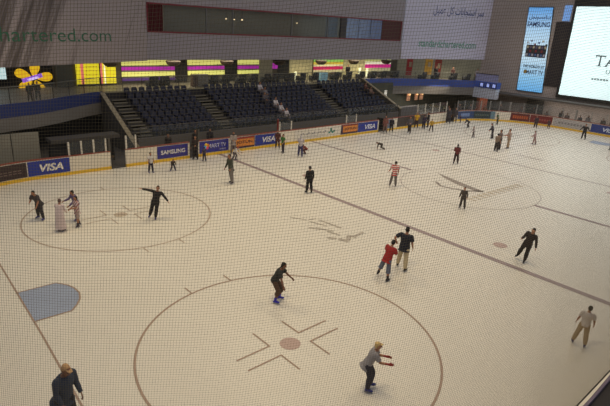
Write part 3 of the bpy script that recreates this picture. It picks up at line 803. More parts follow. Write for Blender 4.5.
stripes(41.3, 46.0, 4.35, 5.9, 'fourth striped light box with green, yellow and magenta bands', [(.7, m_gn), (.7, mat('stripe_amber', (214, 186, 70), .5, emit=.6)), (.5, mat('stripe_pale', (222, 210, 160), .5, emit=.6)), (.9, mat('stripe_red', (186, 30, 84), .5, emit=.6)), (.9, mat('stripe_cream', (196, 186, 140), .5, emit=.45))])
panel('stone_pier', 46.1, 49.9, ZD, 6.15, mat('stone_warm_glow', (184, 172, 124), .7, noise=.35, scale=4, emit=.45), 'mottled cream stone wall left of the rightmost light box', 'pier', d=.2)  # lit look of this stone also comes from its own emission
stripes(50.0, 54.9, 4.35, 5.95, 'rightmost striped light box with pale and magenta bands', [(.6, mat('stripe_green2', (192, 196, 120), .5, emit=.5)), (.6, mat('stripe_white', (228, 220, 190), .5, emit=.75)), (.8, mat('stripe_pink', (206, 40, 130), .5, emit=.65)), (.9, mat('stripe_cream', (196, 186, 140), .5, emit=.45))])
for k, (x, h) in enumerate(((38.2, .5), (46.6, .9), (48.6, .8), (50.0, .7))):
    panel('glow_strip', x, x+.35, ZD, 4.1+h, mat('white_glow', (250, 246, 200), .5, emit=.9), 'small bright white light behind the restaurant chairs, %s from the left' % ORD[k], 'light', 'small white lights behind the chairs', y=YB-.32, d=.1)
panel('display_case', 40.2, 41.2, ZD, 4.7, mat('case_blue', (126, 164, 176), .4, noise=.2, emit=.3), 'pale blue glass display case among the restaurant chairs', 'display case', y=24.9, d=.5)
panel('service_counter', 24.0, 24.5, ZD, 4.85, mat('counter_wood', (96, 74, 62), .6), 'brown narrow counter at the top of the first aisle', 'counter', y=24.2, d=.4)
panel('service_counter', 24.55, 25.6, ZD, 4.85, mat('counter_grey', (122, 116, 106), .6), 'grey counter at the top of the first aisle', 'counter', y=24.2, d=.4)
# round dark fittings under the overhang
for k, x in enumerate((17.4, 23.0, 28.6, 35.0, 41.0, 46.3, 52.2)):
    t = thing('ceiling_fitting', 'round brown fitting hanging under the overhang, %s from the left' % ORD[k], 'ceiling light', (x, 25.4, 5.7), 'round fittings under the overhang')
    bm = B(); loft(bm, [(x, 25.4, 5.45), (x, 25.4, 5.5), (x, 25.4, 5.65), (x, 25.4, 5.85), (x, 25.4, 5.92)], [.28, .42, .58, .66, .6], 16); obj('bowl', bm, mat('bowl_brown', (74, 60, 48), .6), t)
    bm = B(); loft(bm, [(x, 25.4, 5.92), (x, 25.4, 6.2)], .05, 8); obj('stem', bm, m_gate, t)
# restaurant furniture
m_sofa = mat('sofa_dark', (34, 32, 34), .6, noise=.2)
def armchair(x, y, label):
    t = thing('armchair', label, 'armchair', (x, y, ZD), 'dark restaurant armchairs on the balcony')
    bm = B(); box(bm, x-.36, y-.3, ZD+.14, x+.36, y+.3, ZD+.44); bmesh.ops.bevel(bm, geom=bm.edges[:], offset=.05, segments=2, affect='EDGES'); obj('seat', bm, m_sofa, t, True)
    bm = B(); hexa(bm, [(x-.42, y-.36, ZD+.14), (x+.42, y-.36, ZD+.14), (x+.42, y-.22, ZD+.14), (x-.42, y-.22, ZD+.14), (x-.4, y-.46, ZD+.98), (x+.4, y-.46, ZD+.98), (x+.4, y-.34, ZD+.98), (x-.4, y-.34, ZD+.98)]); bmesh.ops.bevel(bm, geom=bm.edges[:], offset=.04, segments=2, affect='EDGES'); obj('backrest', bm, m_sofa, t, True)
    for s in (-1, 1):
        bm = B(); box(bm, x+s*.42-.07, y-.3, ZD+.14, x+s*.42+.07, y+.3, ZD+.64); bmesh.ops.bevel(bm, geom=bm.edges[:], offset=.04, segments=2, affect='EDGES'); obj('armrest', bm, m_sofa, t, True)
        for q in (-1, 1):
            bm = B(); loft(bm, [(x+s*.36, y+q*.24, ZD), (x+s*.36, y+q*.24, ZD+.16)], [.02, .03], 6); obj('leg', bm, m_gate, t)
    return t
def table(x, y, label):
    t = thing('restaurant_table', label, 'table', (x, y, ZD), 'restaurant tables on the balcony')
    bm = B(); loft(bm, [(x, y, ZD+.71), (x, y, ZD+.75)], .42, 20); obj('tabletop', bm, mat('table_top', (92, 84, 76), .3), t)
    bm = B(); loft(bm, [(x, y, ZD+.04), (x, y, ZD+.71)], .04, 8); obj('pole', bm, m_gate, t)
    bm = B(); loft(bm, [(x, y, ZD), (x, y, ZD+.04)], [.26, .22], 16); obj('base', bm, m_gate, t)
CH = [20.3, 21.4, 26.2, 27.6, 29.3, 30.9, 32.3, 33.6, 35.4, 37.2, 38.8, 42.2, 44.0, 46.4, 48.2, 50.4, 52.5]
for k, x in enumerate(CH): armchair(x, 24.1+.25*(k % 2), 'dark armchair behind the balcony railing, %s from the left' % ORD[k])
TB = [22.5, 28.4, 31.6, 34.5, 38.0, 43.1, 47.3]
for k, x in enumerate(TB): table(x, 25.2, 'round restaurant table behind the armchairs, %s from the left' % ORD[k])

# right balcony corner: hung posters
A0, A1 = Vector((56.5, YB+.1)), Vector((66.5, 19.5)); dr = (A1-A0).normalized(); nr = Vector((dr.y, -dr.x, 0))
def rc(t, z): q = A0+dr*t; return Vector((q.x, q.y, z))+nr*.12
for t0, w, z, h, rgb, lab in ((1.7, .8, 5.0, 2.2, (150, 44, 44), 'tall red poster behind the right balcony, leftmost of three'), (4.3, 1.0, 5.1, 2.0, (196, 150, 60), 'orange-yellow poster behind the right balcony'), (5.6, .9, 5.0, 2.2, (140, 52, 44), 'red-brown poster behind the right balcony, rightmost of three')):
    bm = B(); quad(bm, rc(t0, z), (dr.x, dr.y, 0), (0, 0, 1), w, h, .04); o = tag(obj('hanging_poster', bm, mat('poster_%d' % rgb[0], rgb, .6, noise=.3, scale=3, emit=.12)), lab, 'poster', 'posters behind the right balcony')
    bm = B(); quad(bm, rc(t0+.1, z+.3)+nr*.05, (dr.x, dr.y, 0), (0, 0, 1), w*.4, h*.3, .01); obj('poster_patch', bm, mat('poster_pale', (206, 186, 150), .6), o)
for k, (x, y) in enumerate(((55.0, 21.8), (56.6, 21.0), (58.6, 19.7), (60.4, 18.9))): armchair(x, y, 'dark armchair on the right balcony corner, %s from the left' % ORD[k])

# booth hung at the end of the right balcony with three small screens
t = thing('hanging_booth', 'white and blue booth with three small lit screens at the right balcony end', 'booth', (60.8, 15.95, 2.25))
bm = B(); box(bm, 60.0, 14.35, 2.1, 60.9, 17.35, 3.35); obj('white_base', bm, mat('booth_white', (204, 208, 218), .6), t)
bm = B(); box(bm, 59.95, 14.3, 3.35, 60.9, 17.4, 4.1); obj('blue_body', bm, mat('booth_blue', (66, 90, 168), .5, noise=.2, emit=.06), t)
bm = B(); box(bm, 60.02, 14.35, 4.1, 60.08, 17.35, 4.98); obj('glass_top', bm, mat('booth_glass', (150, 152, 190), .3, noise=.2), t)
bm = B(); box(bm, 59.98, 14.32, 4.98, 60.12, 17.38, 5.05); obj('top_rail', bm, m_rail, t)
for y in (16.3, 15.45, 14.65):
    bm = B(); box(bm, 59.9, y-.3, 3.42, 59.95, y+.3, 3.98); s_ = obj('small_screen', bm, mat('screen_bezel', (28, 40, 96), .5), t)
    bm = B(); box(bm, 59.88, y-.18, 3.5, 59.9, y+.18, 3.9); obj('display', bm, mat('small_glow', (150, 166, 235), .4, noise=.35, scale=3, emit=.7), s_)

# ------------------------------------------------------------------ under the balconies
bm = B(); box(bm, 45.4, 22.2, 0, 58.5, 22.4, 3.6); obox(bm, (58.5, 22.3), (68, 19), .2, 0, 3.6)
struct('wall_underdeck', bm, mat('underdeck_dark', (84, 84, 72), .9, noise=.3, scale=1), 'dark wall under the right balcony', cat='wall')
bm = B(); box(bm, 68, -30, 0, 68.2, 19.2, 3.2)
struct('wall_concourse', bm, mat('concourse_back', (170, 158, 150), .8, noise=.45, scale=.9), 'back wall of the concourse beyond the far boards', cat='wall')
bm = B(); box(bm, -6, 24.2, 0, 45.6, 24.4, 3.5); struct('wall_left', bm, mat('left_dark', (46, 44, 42), .9), 'dark wall under the left balcony', cat='wall')
m_pan = mat('screen_panel_grey', (134, 130, 116), .7, noise=.1, scale=1)
for k, (x0, x1, lab) in enumerate(((4.4, 5.95, 'pale grey wall panel under the left balcony, leftmost of three'), (6.0, 7.55, 'pale grey wall panel under the left balcony, middle of three'), (7.6, 9.1, 'pale grey wall panel under the left balcony, rightmost of three'))):
    bm = B(); box(bm, x0, 16.6, 0, x1, 16.7, 2.45); tag(obj('wall_panel', bm, m_pan), lab, 'panel', 'pale grey panels under the left balcony')
t = thing('bench_canopy', 'dark flat canopy over the bench behind the left glass screen', 'canopy', (11.7, 16.6, 0))
bm = B(); box(bm, 9.6, 15.9, 1.75, 13.9, 17.0, 1.98); obj('roof', bm, mat('canopy_dark', (64, 60, 56), .7), t)
for x in (9.7, 11.7, 13.8):
    bm = B(); box(bm, x-.05, 16.85, 0, x+.05, 16.95, 1.75); obj('post', bm, m_gate, t)
bm = B(); box(bm, 9.7, 16.94, .2, 13.8, 16.98, 1.75); obj('back_panel', bm, mat('canopy_back', (78, 72, 66), .7), t)
t = thing('players_bench', 'long dark wooden bench behind the boards below the canopy', 'bench', (11.7, 16.2, 0))
bm = B(); box(bm, 9.9, 16.0, .42, 13.5, 16.4, .48); obj('seat', bm, mat('bench_wood', (88, 70, 50), .6), t)
for x in (10.2, 11.7, 13.2):
    bm = B(); box(bm, x-.04, 16.03, 0, x+.04, 16.37, .42); obj('leg', bm, m_gate, t)
for k, (x, z) in enumerate(((52.6, 2.3), (54.2, 2.2), (55.25, 2.2))):
    t = thing('wall_lamp', 'warm glowing wall lamp under the right balcony, %s from the left' % ORD[k], 'lamp', (x+.6, 22.1, 1.4), 'warm lamps under the right balcony')
    bm = B(); box(bm, x+.35, 22.1, 1.3, x+.95, 22.19, 2.9); obj('glow_plate', bm, mat('lamp_wall_glow', (190, 138, 104), .7, noise=.3, scale=3, emit=.5), t)  # emissive plate paints the lamp's warm light onto the wall behind
    bm = B(); loft(bm, [(x+.65, 22.0, 1.95), (x+.65, 22.0, 2.5)], [.1, .2], 12); obj('lamp_shade', bm, mat('lamp_orange', (255, 196, 130), .5, noise=.1, emit=1.5), t)
panel('notice_board', 46.6, 47.0, 2.0, 3.0, mat('white_dim', (214, 210, 198), .5, emit=.35), 'small white upright notice right of the seats', 'notice board', y=20.6, d=.05)
panel('service_counter', 45.9, 49.6, 0, 1.5, mat('counter_grey2', (110, 106, 104), .6), 'grey counter behind the far boards right of the seats', 'counter', y=18.4, d=.6)
panel('kiosk', 61.6, 63.6, 0, 2.1, mat('kiosk_red', (134, 70, 46), .6, noise=.4, scale=2, emit=.1), 'red-brown kiosk below the booth at the far corner', 'kiosk', y=17.6, d=.4)
for k, (y, z) in enumerate(((9.4, 2.35), (7.4, 2.4), (4.6, 2.35), (1.8, 2.2))):
    t = thing('ceiling_lamp', 'small bright lamp under the end wall, %s from the left' % ORD[k], 'lamp', (65.5, y, 2.2), 'small bright lamps under the end wall')
    bm = B(); loft(bm, [(65.5, y, z), (65.5, y, z+.08)], [.22, .2], 12); obj('diffuser', bm, mat('lamp_white', (255, 246, 226), .5, noise=0, emit=2.6), t)
    bm = B(); loft(bm, [(65.5, y, z+.08), (65.5, y, 2.85)], .03, 6); obj('stem', bm, m_gate, t)
panel('shop_display', 66.9, 67.0, 0, 2.2, m_gate, 'dark shop display on the concourse', 'display', y=13.5, d=2.2)
bm = B(); box(bm, XE+.6, -30, 2.74, 72, 19, 2.9); struct('ceiling_concourse', bm, mat('concourse_ceiling', (84, 78, 74), .9), 'low ceiling over the concourse', cat='ceiling')

# ------------------------------------------------------------------ people
SKIN = {'tan': (168, 118, 88), 'brown': (120, 80, 58), 'fair': (198, 150, 120)}
def cloth(rgb): return mat('cloth_%d_%d_%d' % tuple(rgb), rgb, .85, noise=.1, scale=14)
m_dark = mat('eye_dark', (30, 22, 20), .4, noise=0); m_lip = mat('lip', (134, 70, 62), .6, noise=0)
m_steelb = mat('blade_steel', (170, 172, 178), .3, .8)
TMP = bpy.data.scenes.new('workshop')
def remeshed(bm, voxel, m, name, smooth=4):
    """union of overlapping tubes into one continuous skin"""
    me = bpy.data.meshes.new(name); bmesh.ops.recalc_face_normals(bm, faces=bm.faces[:]); bm.to_mesh(me); bm.free()
    o = bpy.data.objects.new(name, me); TMP.collection.objects.link(o)
    md = o.modifiers.new('r', 'REMESH'); md.mode = 'VOXEL'; md.voxel_size = voxel
    sm = o.modifiers.new('s', 'SMOOTH'); sm.iterations = smooth; sm.factor = .5
    vl = TMP.view_layers[0]; vl.update()
    out = bpy.data.meshes.new_from_object(o.evaluated_get(vl.depsgraph))
    bpy.data.objects.remove(o); bpy.data.meshes.remove(me)
    # keep the outer skin only: drop small enclosed islands
    kb = bmesh.new(); kb.from_mesh(out); seen = set(); isl = []
    for v in kb.verts:
        if v in seen: continue
        st = [v]; seen.add(v); g = []
        while st:
            a = st.pop(); g.append(a)
            for e in a.link_edges:
                b = e.other_vert(a)
                if b not in seen: seen.add(b); st.append(b)
        isl.append(g)
    if len(isl) > 1:
        big = max(len(g) for g in isl)
        bmesh.ops.delete(kb, geom=[v for g in isl if len(g) < big*.3 for v in g], context='VERTS'); kb.to_mesh(out)
    kb.free()
    out.name = name; out.materials.clear(); out.materials.append(m)
    for f in out.polygons: f.use_smooth = True; f.material_index = 0
    return out

def person(loc, h, face, label, az=0, lean=0, roll=0, legs=((0, 4, 4), (0, 4, 4)), arms=((0, 10, 10, 0), (0, 10, 10, 0)), nod=0, turn=0,
           top=(60, 60, 70), bottom=(40, 40, 50), sleeves='short', lower='long', hair='short', hair_rgb=(24, 20, 18), boots=(40, 36, 110),
           skin='tan', fine=0, gloves=None, top_mat=None, bottom_mat=None, hem=0, girth=1.1, z=0, group=None, cat='person', skates=True, robe=None, collar=None, absolute=False):
    """a figure posed by joint angles. face: heading in the view (0 right, 90 away, 180 left, 270 towards the viewer).
       legs: (forward, outward, knee) for left, right; arms: (forward, outward, elbow, inward turn)"""
    X, Y, Z = Vector((1,0,0)), Vector((0,1,0)), Vector((0,0,1))
    rot = lambda a, ax: Matrix.Rotation(R(a), 3, ax)
    T = rot(-lean, 'X'); NK = T @ rot(lean*.55-nod, 'X') @ rot(turn, 'Z')
    vox = .0095 if fine else .017
    J = {}
    hip0 = Vector((0, 0, .93)); J['pel'] = hip0
    tv = lambda v: hip0+T @ Vector(v)
    def grp(): return bmesh.new()
    limbs = {}
    for i, s in ((0, -1), (1, 1)):
        f, o_, k = legs[i]
        hip = hip0+Vector((s*.09, 0, -.02)); M = rot(-o_*s, 'Y') @ rot(f, 'X')
        knee = hip+M @ Vector((0, 0, -.42)); M2 = M @ rot(-k, 'X'); ank = knee+M2 @ Vector((0, 0, -.41))
        fd = Vector((.18*s, 1, 0)).normalized()
        if 75 < k < 110 and -5 < f < 30: fd = Vector((0, -.25, -1)).normalized()
        limbs['leg', s] = (hip, knee, ank, fd)
        f, o_, k, tw = arms[i]
        sh = tv((s*.175*girth, 0, .475)); M = rot(-o_*s, 'Y') @ rot(f, 'X')
        M = rot(-o_*s, 'Y') @ rot(f, 'X') if not absolute else T @ rot(-o_*s, 'Y') @ rot(f, 'X')
        el = sh+M @ Vector((0, 0, -.29)); M2 = M @ rot(tw*s, 'Z') @ rot(k, 'X'); wr = el+M2 @ Vector((0, 0, -.25))
        limbs['arm', s] = (sh, el, wr, M2)
    headc = tv((0, .015, .565)); hv = lambda v: headc+NK @ Vector(v)
    RT = rot(roll, 'Y')
    def leg_tube(bm, s, r, to=1.0, start=0):
        hip, knee, ank, fd = limbs['leg', s]
        if to >= 1: loft(bm, [hip+Vector((0,0,.06)), hip, hip.lerp(knee, .5), knee, knee.lerp(ank, .35), ank], [.085+r, .098+r*1.3, .083+r*1.4, .064+r*1.7, .064+r*2, .042+r*1.8], 12)
        else: loft(bm, [hip+Vector((0,0,.06)), hip, hip.lerp(knee, .5), knee, knee.lerp(ank, max(.02, to-.5))], [.075+r, .09+r, .078+r, .064+r*1.6, .064+r*2], 12)
    def arm_tube(bm, s, r, full=True, ru=0):
        sh, el, wr, M = limbs['arm', s]
        if full: loft(bm, [sh+(sh-el)*.05, sh.lerp(el, .12), sh.lerp(el, .6), el, el.lerp(wr, .35), wr], [.05+r, .06+r*1.4, .05+r*1.5, .043+r*1.5, .043+r*1.5, .029+r*1.5], 10)
        else: loft(bm, [sh+(sh-el)*.05, sh.lerp(el, .12), sh.lerp(el, .75)], [.05+r, .064+r*1.4, .062+r*2], 10)
    def torso(bm, r, lo=-.08, hi=.5, flare=0):
        g = girth
        prof = [(-.10, .145, .098), (-.02, .162, .115), (.08, .148, .108), (.18, .138, .102), (.30, .160, .115), (.40, .172, .112), (.47, .150, .085), (.515, .085, .065)]
        pts = [(z_, a, b) for z_, a, b in prof if lo-.001 <= z_ <= hi+.02]
        if lo < -.10: pts = [(lo, .15+flare, .115+flare)]+pts
        loft(bm, [tv((0, .012*math.sin((z_+.1)*6), z_)) for z_, a, b in pts], [((a+r)*g, (b+r)*g) for z_, a, b in pts], 16, side=T @ X)
        for s in (-1, 1): ball(bm, limbs['arm', s][0]-T @ Vector((s*.015, 0, .012)), .058+r, 8)
    def hands(bm, rad=.0092):
        for s in (-1, 1):
            sh, el, wr, M = limbs['arm', s]
            # palm: flat block; fingers along -Z of the forearm frame, palm facing inward (towards -s X)
            P = lambda v: wr+M @ Vector(v)
            loft(bm, [P((0, 0, .012)), P((0, 0, -.03)), P((-s*.004, .0, -.085)), P((-s*.006, 0, -.097))], [(.016, .024), (.014, .036), (.013, .041), (.009, .036)], 10, side=M @ X)
            for q, (y, ln, cv) in enumerate(((.031, .066, .016), (.0105, .076, .02), (-.0105, .070, .024), (-.031, .054, .028))):
                a = P((-s*.003, y, -.088)); b = P((-s*(.006+cv*.4), y*1.08, -.09-ln*.5)); c = P((-s*(.01+cv*1.5), y*1.1, -.09-ln)); 
                loft(bm, [a, b, c], [rad, rad*.95, rad*.8], 6)
            loft(bm, [P((-s*.004, .026, -.022)), P((-s*.016, .052, -.052)), P((-s*.026, .058, -.084))], [rad*1.25, rad*1.1, rad*.85], 6)
    def head(bm, r=0):
        pts = [(0, .040, .002), (0, .034, .022), (0, .024, .065), (0, .014, .115), (0, .004, .165), (0, -.002, .205), (0, -.004, .232)]
        ra = [(.026, .030), (.046, .056), (.062, .080), (.072, .094), (.076, .098), (.062, .080), (.022, .03)]
        loft(bm, [hv(p) for p in pts], ra, 14, side=NK @ X)
        loft(bm, [hv((0, .105, .125)), hv((0, .122, .092)), hv((0, .118, .082))], [.010, .016, .011], 8)          # nose
        for s in (-1, 1): loft(bm, [hv((s*.076, .0, .085)), hv((s*.083, -.006, .11)), hv((s*.08, -.004, .135))], [.010, .015, .011], 8)
        loft(bm, [tv((0, 0, .47)), tv((0, .008, .52)), hv((0, .0, .03))], [.062, .055, .052], 12)
    bm = grp()
    torso(bm, 0); head(bm)
    for s in (-1, 1):
        leg_tube(bm, s, 0); arm_tube(bm, s, 0)
        hip, knee, ank, fd = limbs['leg', s]
        loft(bm, [ank-fd*.04+Vector((0,0,-.04)), ank+fd*.06+Vector((0,0,-.05)), ank+fd*.15+Vector((0,0,-.055))], [.035, .036, .025], 8)
    if fine: hands(bm)
    body = remeshed(bm, vox, mat('skin_'+skin, SKIN[skin], .6, noise=.06, scale=10), 'person', 3 if fine else 2)
    ex = bmesh.new(); ex.from_mesh(body)
    if not fine: hands(ex)
    for s in (-1, 1): ball(ex, hv((s*.031, .1, .122)), .012, 6, 1)
    loft(ex, [hv((-.022, .106, .052)), hv((0, .112, .050)), hv((.022, .106, .052))], [.004, .007, .004], 6, mi=2)
    ex.to_mesh(body); ex.free(); body.materials.append(m_dark); body.materials.append(m_lip)
    for f in body.polygons: f.use_smooth = True
    parts = []
    # shirt
    bm = grp(); torso(bm, .022, -.10-hem, .52, .035*(hem > 0)+.025*(hem > .1))
    for s in (-1, 1):
        if sleeves != 'none': arm_tube(bm, s, .012, sleeves == 'long')
    parts.append(('jacket' if sleeves == 'long' else 'shirt', remeshed(bm, vox, top_mat or cloth(top), 'shirt')))
    if robe:
        bm = grp(); lowz = min(limbs['leg', -1][2].z, limbs['leg', 1][2].z)+.0
        feet = (limbs['leg', -1][2]+limbs['leg', 1][2])/2
        loft(bm, [tv((0, 0, .44)), tv((0, 0, .2)), hip0, hip0.lerp(feet, .5), feet+Vector((0, 0, .03))], [(.21, .15), (.21, .17), (.23, .19), (.25, .21), (.29, .24)], 20, side=X)
        parts.append(('robe', remeshed(bm, vox, cloth(robe), 'robe')))
    if lower != 'none':
        bm = grp(); torso(bm, .014, -.10, .06)
        for s in (-1, 1): ball(bm, limbs['leg', s][0], .115, 10)
        bm2 = bm
        for s in (-1, 1):
            if lower == 'long': leg_tube(bm, s, .016)
            elif lower == 'shorts': leg_tube(bm, s, .02, .6)
            elif lower == 'threequarter': leg_tube(bm, s, .02, .95)
        if lower == 'skirt':
            kn = (limbs['leg', -1][1]+limbs['leg', 1][1])/2
            loft(bm, [hip0+Vector((0,0,.05)), hip0, kn], [(.16, .12), (.19, .15), (.24, .2)], 18, side=X)
        parts.append(({'long': 'trousers', 'shorts': 'shorts', 'threequarter': 'trousers', 'skirt': 'skirt'}[lower], remeshed(bm, vox, bottom_mat or cloth(bottom), 'trousers')))
    # hair or headwear
    bm = grp()
    hp = [(0, -.045, .05), (0, -.036, .10), (0, -.022, .15), (0, -.008, .20), (0, -.006, .235), (0, -.006, .25)]
    hr = [(.05, .045), (.078, .072), (.084, .082), (.078, .096), (.055, .07), (.012, .02)]
    if hair in ('long', 'scarf'):
        hp = [(0, -.07, -.16), (0, -.075, -.05)]+hp; hr = [(.07, .03), (.088, .045)]+hr
    loft(bm, [hv(p) for p in hp], hr, 14, side=NK @ X)
    if hair == 'scarf': loft(bm, [hv((0, .03, -.05)), hv((0, .02, -.01)), hv((0, .015, .03))], [(.1, .1), (.085, .09), (.075, .085)], 14, side=NK @ X)
    if hair == 'cap': loft(bm, [hv((0, .05, .185)), hv((0, .12, .175)), hv((0, .165, .168))], [(.07, .012), (.066, .008), (.04, .006)], 12, side=NK @ X)
    if hair == 'bun': ball(bm, hv((0, -.12, .2)), .045, 8)
    parts.append(({'cap': 'cap', 'scarf': 'headscarf'}.get(hair, 'hair'), remeshed(bm, .012, cloth(hair_rgb), 'hair', 3)))
    if gloves:
        for s in (-1, 1):
            bm = grp()
            sh, el, wr, M = limbs['arm', s]
            loft(bm, [el.lerp(wr, .55), wr, wr+M @ Vector((0, 0, -.06)), wr+M @ Vector((0, 0, -.1))], [.038, .034, (.026, .048), (.02, .044)], 10, side=M @ X)
            for y in (.032, .011, -.011, -.032):
                loft(bm, [wr+M @ Vector((-s*.003, y, -.09)), wr+M @ Vector((-s*.014, y*1.1, -.13)), wr+M @ Vector((-s*.03, y*1.12, -.165))], [.0115, .0112, .0095], 6)
            loft(bm, [wr+M @ Vector((-s*.004, .026, -.02)), wr+M @ Vector((-s*.016, .055, -.055)), wr+M @ Vector((-s*.024, .06, -.088))], [.016, .014, .011], 6)
            parts.append(('glove', remeshed(bm, .0095, cloth(gloves), 'glove', 2)))
    if collar:
        bm = grp(); loft(bm, [tv((0, 0, .28)), tv((0, 0, .42))], [(.19, .138), (.2, .138)], 16, side=T @ X); parts.append(('vest_band', remeshed(bm, vox, cloth(collar), 'vest_band')))
    skates_l = []
    for s in (-1, 1):
        hip, knee, ank, fd = limbs['leg', s]
        up = Vector((0, 0, 1)) if abs(fd.z) < .5 else Vector((0, -1, 0))
        sd = fd.cross(up).normalized()
        bm = grp()
        loft(bm, [knee.lerp(ank, .66), knee.lerp(ank, .85), ank, ank-up*.05], [.056, .054, .052, .048], 12)
        loft(bm, [ank-fd*.075-up*.045, ank-fd*.05-up*.05, ank+fd*.06-up*.052, ank+fd*.13-up*.06, ank+fd*.18-up*.065], [(.034, .036), (.043, .044), (.045, .044), (.046, .034), (.026, .02)], 12, side=sd)
        boot = remeshed(bm, .012 if fine else vox, cloth(boots), 'skate', 2)
        bl = grp()
        if skates:
            a, b = ank-fd*.09, ank+fd*.19; n = sd*.006
            hexa(bl, [a-up*.145-n, b-up*.14-n, b-up*.14+n, a-up*.145+n, a-up*.115-n, b-up*.11-n, b-up*.11+n, a-up*.115+n])
            for q in (-.05, .11):
                c = ank+fd*q; hexa(bl, [c-up*.12-n*2-fd*.03, c-up*.12-n*2+fd*.03, c-up*.12+n*2+fd*.03, c-up*.12+n*2-fd*.03, c-up*.08-n*3-fd*.04, c-up*.08-n*3+fd*.04, c-up*.08+n*3+fd*.04, c-up*.08+n*3-fd*.04])
            blm = bpy.data.meshes.new('blade'); bmesh.ops.recalc_face_normals(bl, faces=bl.faces[:]); bl.to_mesh(blm); blm.materials.append(m_steelb)
        else: blm = None
        bl.free(); skates_l.append((boot, blm))
    # settle: tilt, scale to the wanted height, put the lowest point on the ground with the feet over the origin
    allm = [body]+[m for _, m in parts]+[m for pr in skates_l for m in pr if m]
    for m in allm: m.transform(RT.to_4x4())
    zmin = min(v.co.z for m in allm for v in m.vertices); zmax = max(v.co.z for m in allm for v in m.vertices)
    k = h/(zmax-zmin)
    fm = RT @ ((limbs['leg', -1][2]+limbs['leg', 1][2])/2)
    MM = Matrix.Scale(k, 4) @ Matrix.Translation((-fm.x, -fm.y, -zmin))
    for m in allm: m.transform(MM)
    root = bpy.data.objects.new('person', body); COL.objects.link(root)
    root.location = (loc[0], loc[1], z); root.rotation_euler = (0, 0, R(face-az-90))
    tag(root, label, cat, group)
    for n_, m in parts:
        o = bpy.data.objects.new(n_, m); link(o, root)
    for boot, blm in skates_l:
        o = bpy.data.objects.new('skate' if skates else 'shoe', boot); link(o, root)
        if blm: link(bpy.data.objects.new('blade', blm), o)
    return root

ST = lambda a=3, b=3: ((a, 5, 4), (-b, 5, 4))
DN = ((5, 9, 14, 5), (5, 9, 14, 5))
BLK, CHAR, NVY, BLU = (26, 26, 28), (52, 50, 54), (34, 38, 58), (44, 40, 128)
m_stripe = wave_mat('shirt_stripes', (226, 210, 200), (196, 60, 58), 2.6, 'Z', .8, .5)
m_pattern = wave_mat('shirt_pattern', (206, 186, 180), (150, 96, 98), 3.6, 'DIAGONAL', .8, .55, soft=.2)

# --- nearest skaters
person((9.88, -10.03), 1.56, 5, 'skater leaning forward in pale grey shirt with red gloves held out, lower centre', 53, lean=25, legs=((26, 3, 30), (14, 3, 20)),
       arms=((22, 4, 62, 0), (30, 4, 56, 0)), nod=-14, top=(142, 138, 140), bottom=(44, 42, 56), sleeves='short', hair='cap', hair_rgb=(206, 176, 118), boots=(52, 60, 130), fine=1, gloves=(150, 48, 44), hem=.1, skin='tan')
person((10.82, -4.81), 1.6, 350, 'skater in dark T-shirt and brown trousers with blue skates, arm stretched down to right', 40, lean=28, legs=((36, 4, 46), (24, 4, 38)),
       arms=((38, 8, 8, 0), (18, 34, 6, 0)), nod=5, top=(42, 44, 40), bottom=(84, 62, 46), lower='threequarter', boots=(52, 48, 176), fine=1, skin='brown')
person((17.04, -12.85), 1.44, 95, 'child in white T-shirt and beige trousers seen from behind at lower right', 75, lean=8, roll=4, legs=((4, 9, 8), (-4, 9, 8)), arms=((-8, 16, 36, 12), (0, 18, 30, 10)),
       top=(206, 196, 186), bottom=(168, 146, 112), hair_rgb=(26, 20, 18), boots=(62, 60, 112), fine=1, nod=-6)
person((21.84, -8.47), 1.72, 255, 'girl with long dark hair all in black leaning on one skate at right', 68, lean=8, roll=-13, legs=((8, 8, 6), (-6, 8, 8)), arms=((6, 26, 14, 0), (30, 12, 60, 0)),
       top=(46, 38, 36), bottom=(36, 32, 32), sleeves='long', hair='long', hair_rgb=(30, 22, 20), boots=(30, 28, 34), fine=1, nod=12, hem=.1, skin='fair')
person((15.35, -5.91), 1.72, 60, 'boy in red T-shirt and grey-blue long shorts with feet apart', 53, lean=14, roll=7, legs=((6, 14, 6), (-4, 12, 4)), arms=((16, 8, 62, 25), (22, 8, 62, 25)),
       top=(160, 38, 36), bottom=(98, 104, 122), lower='threequarter', boots=(44, 40, 42), fine=1, nod=12, hem=.08)
person((16.7, -5.78), 1.9, 75, 'tall man in navy T-shirt and beige trousers with hand on hip beside red-shirted boy', 55, lean=4, roll=2, legs=((12, 8, 4), (-10, 8, 4)), arms=((-28, 48, 84, 40), (0, 12, 26, 10)),
       top=(32, 34, 46), bottom=(196, 180, 146), boots=(40, 34, 34), fine=1, hem=.08, nod=4, girth=1.2)
person((3.0, -6.45), 1.95, 305, 'man in dark blue jacket and pale cap cut off by bottom left edge', 13, lean=12, legs=((8, 6, 10), (-8, 6, 10)), arms=((4, 8, 34, 20), (4, 8, 30, 20)),
       top=(48, 56, 72), bottom=(34, 34, 40), sleeves='long', hair='cap', hair_rgb=(186, 148, 104), boots=BLU, fine=1, nod=14, hem=.12, girth=1.2, skin='brown')
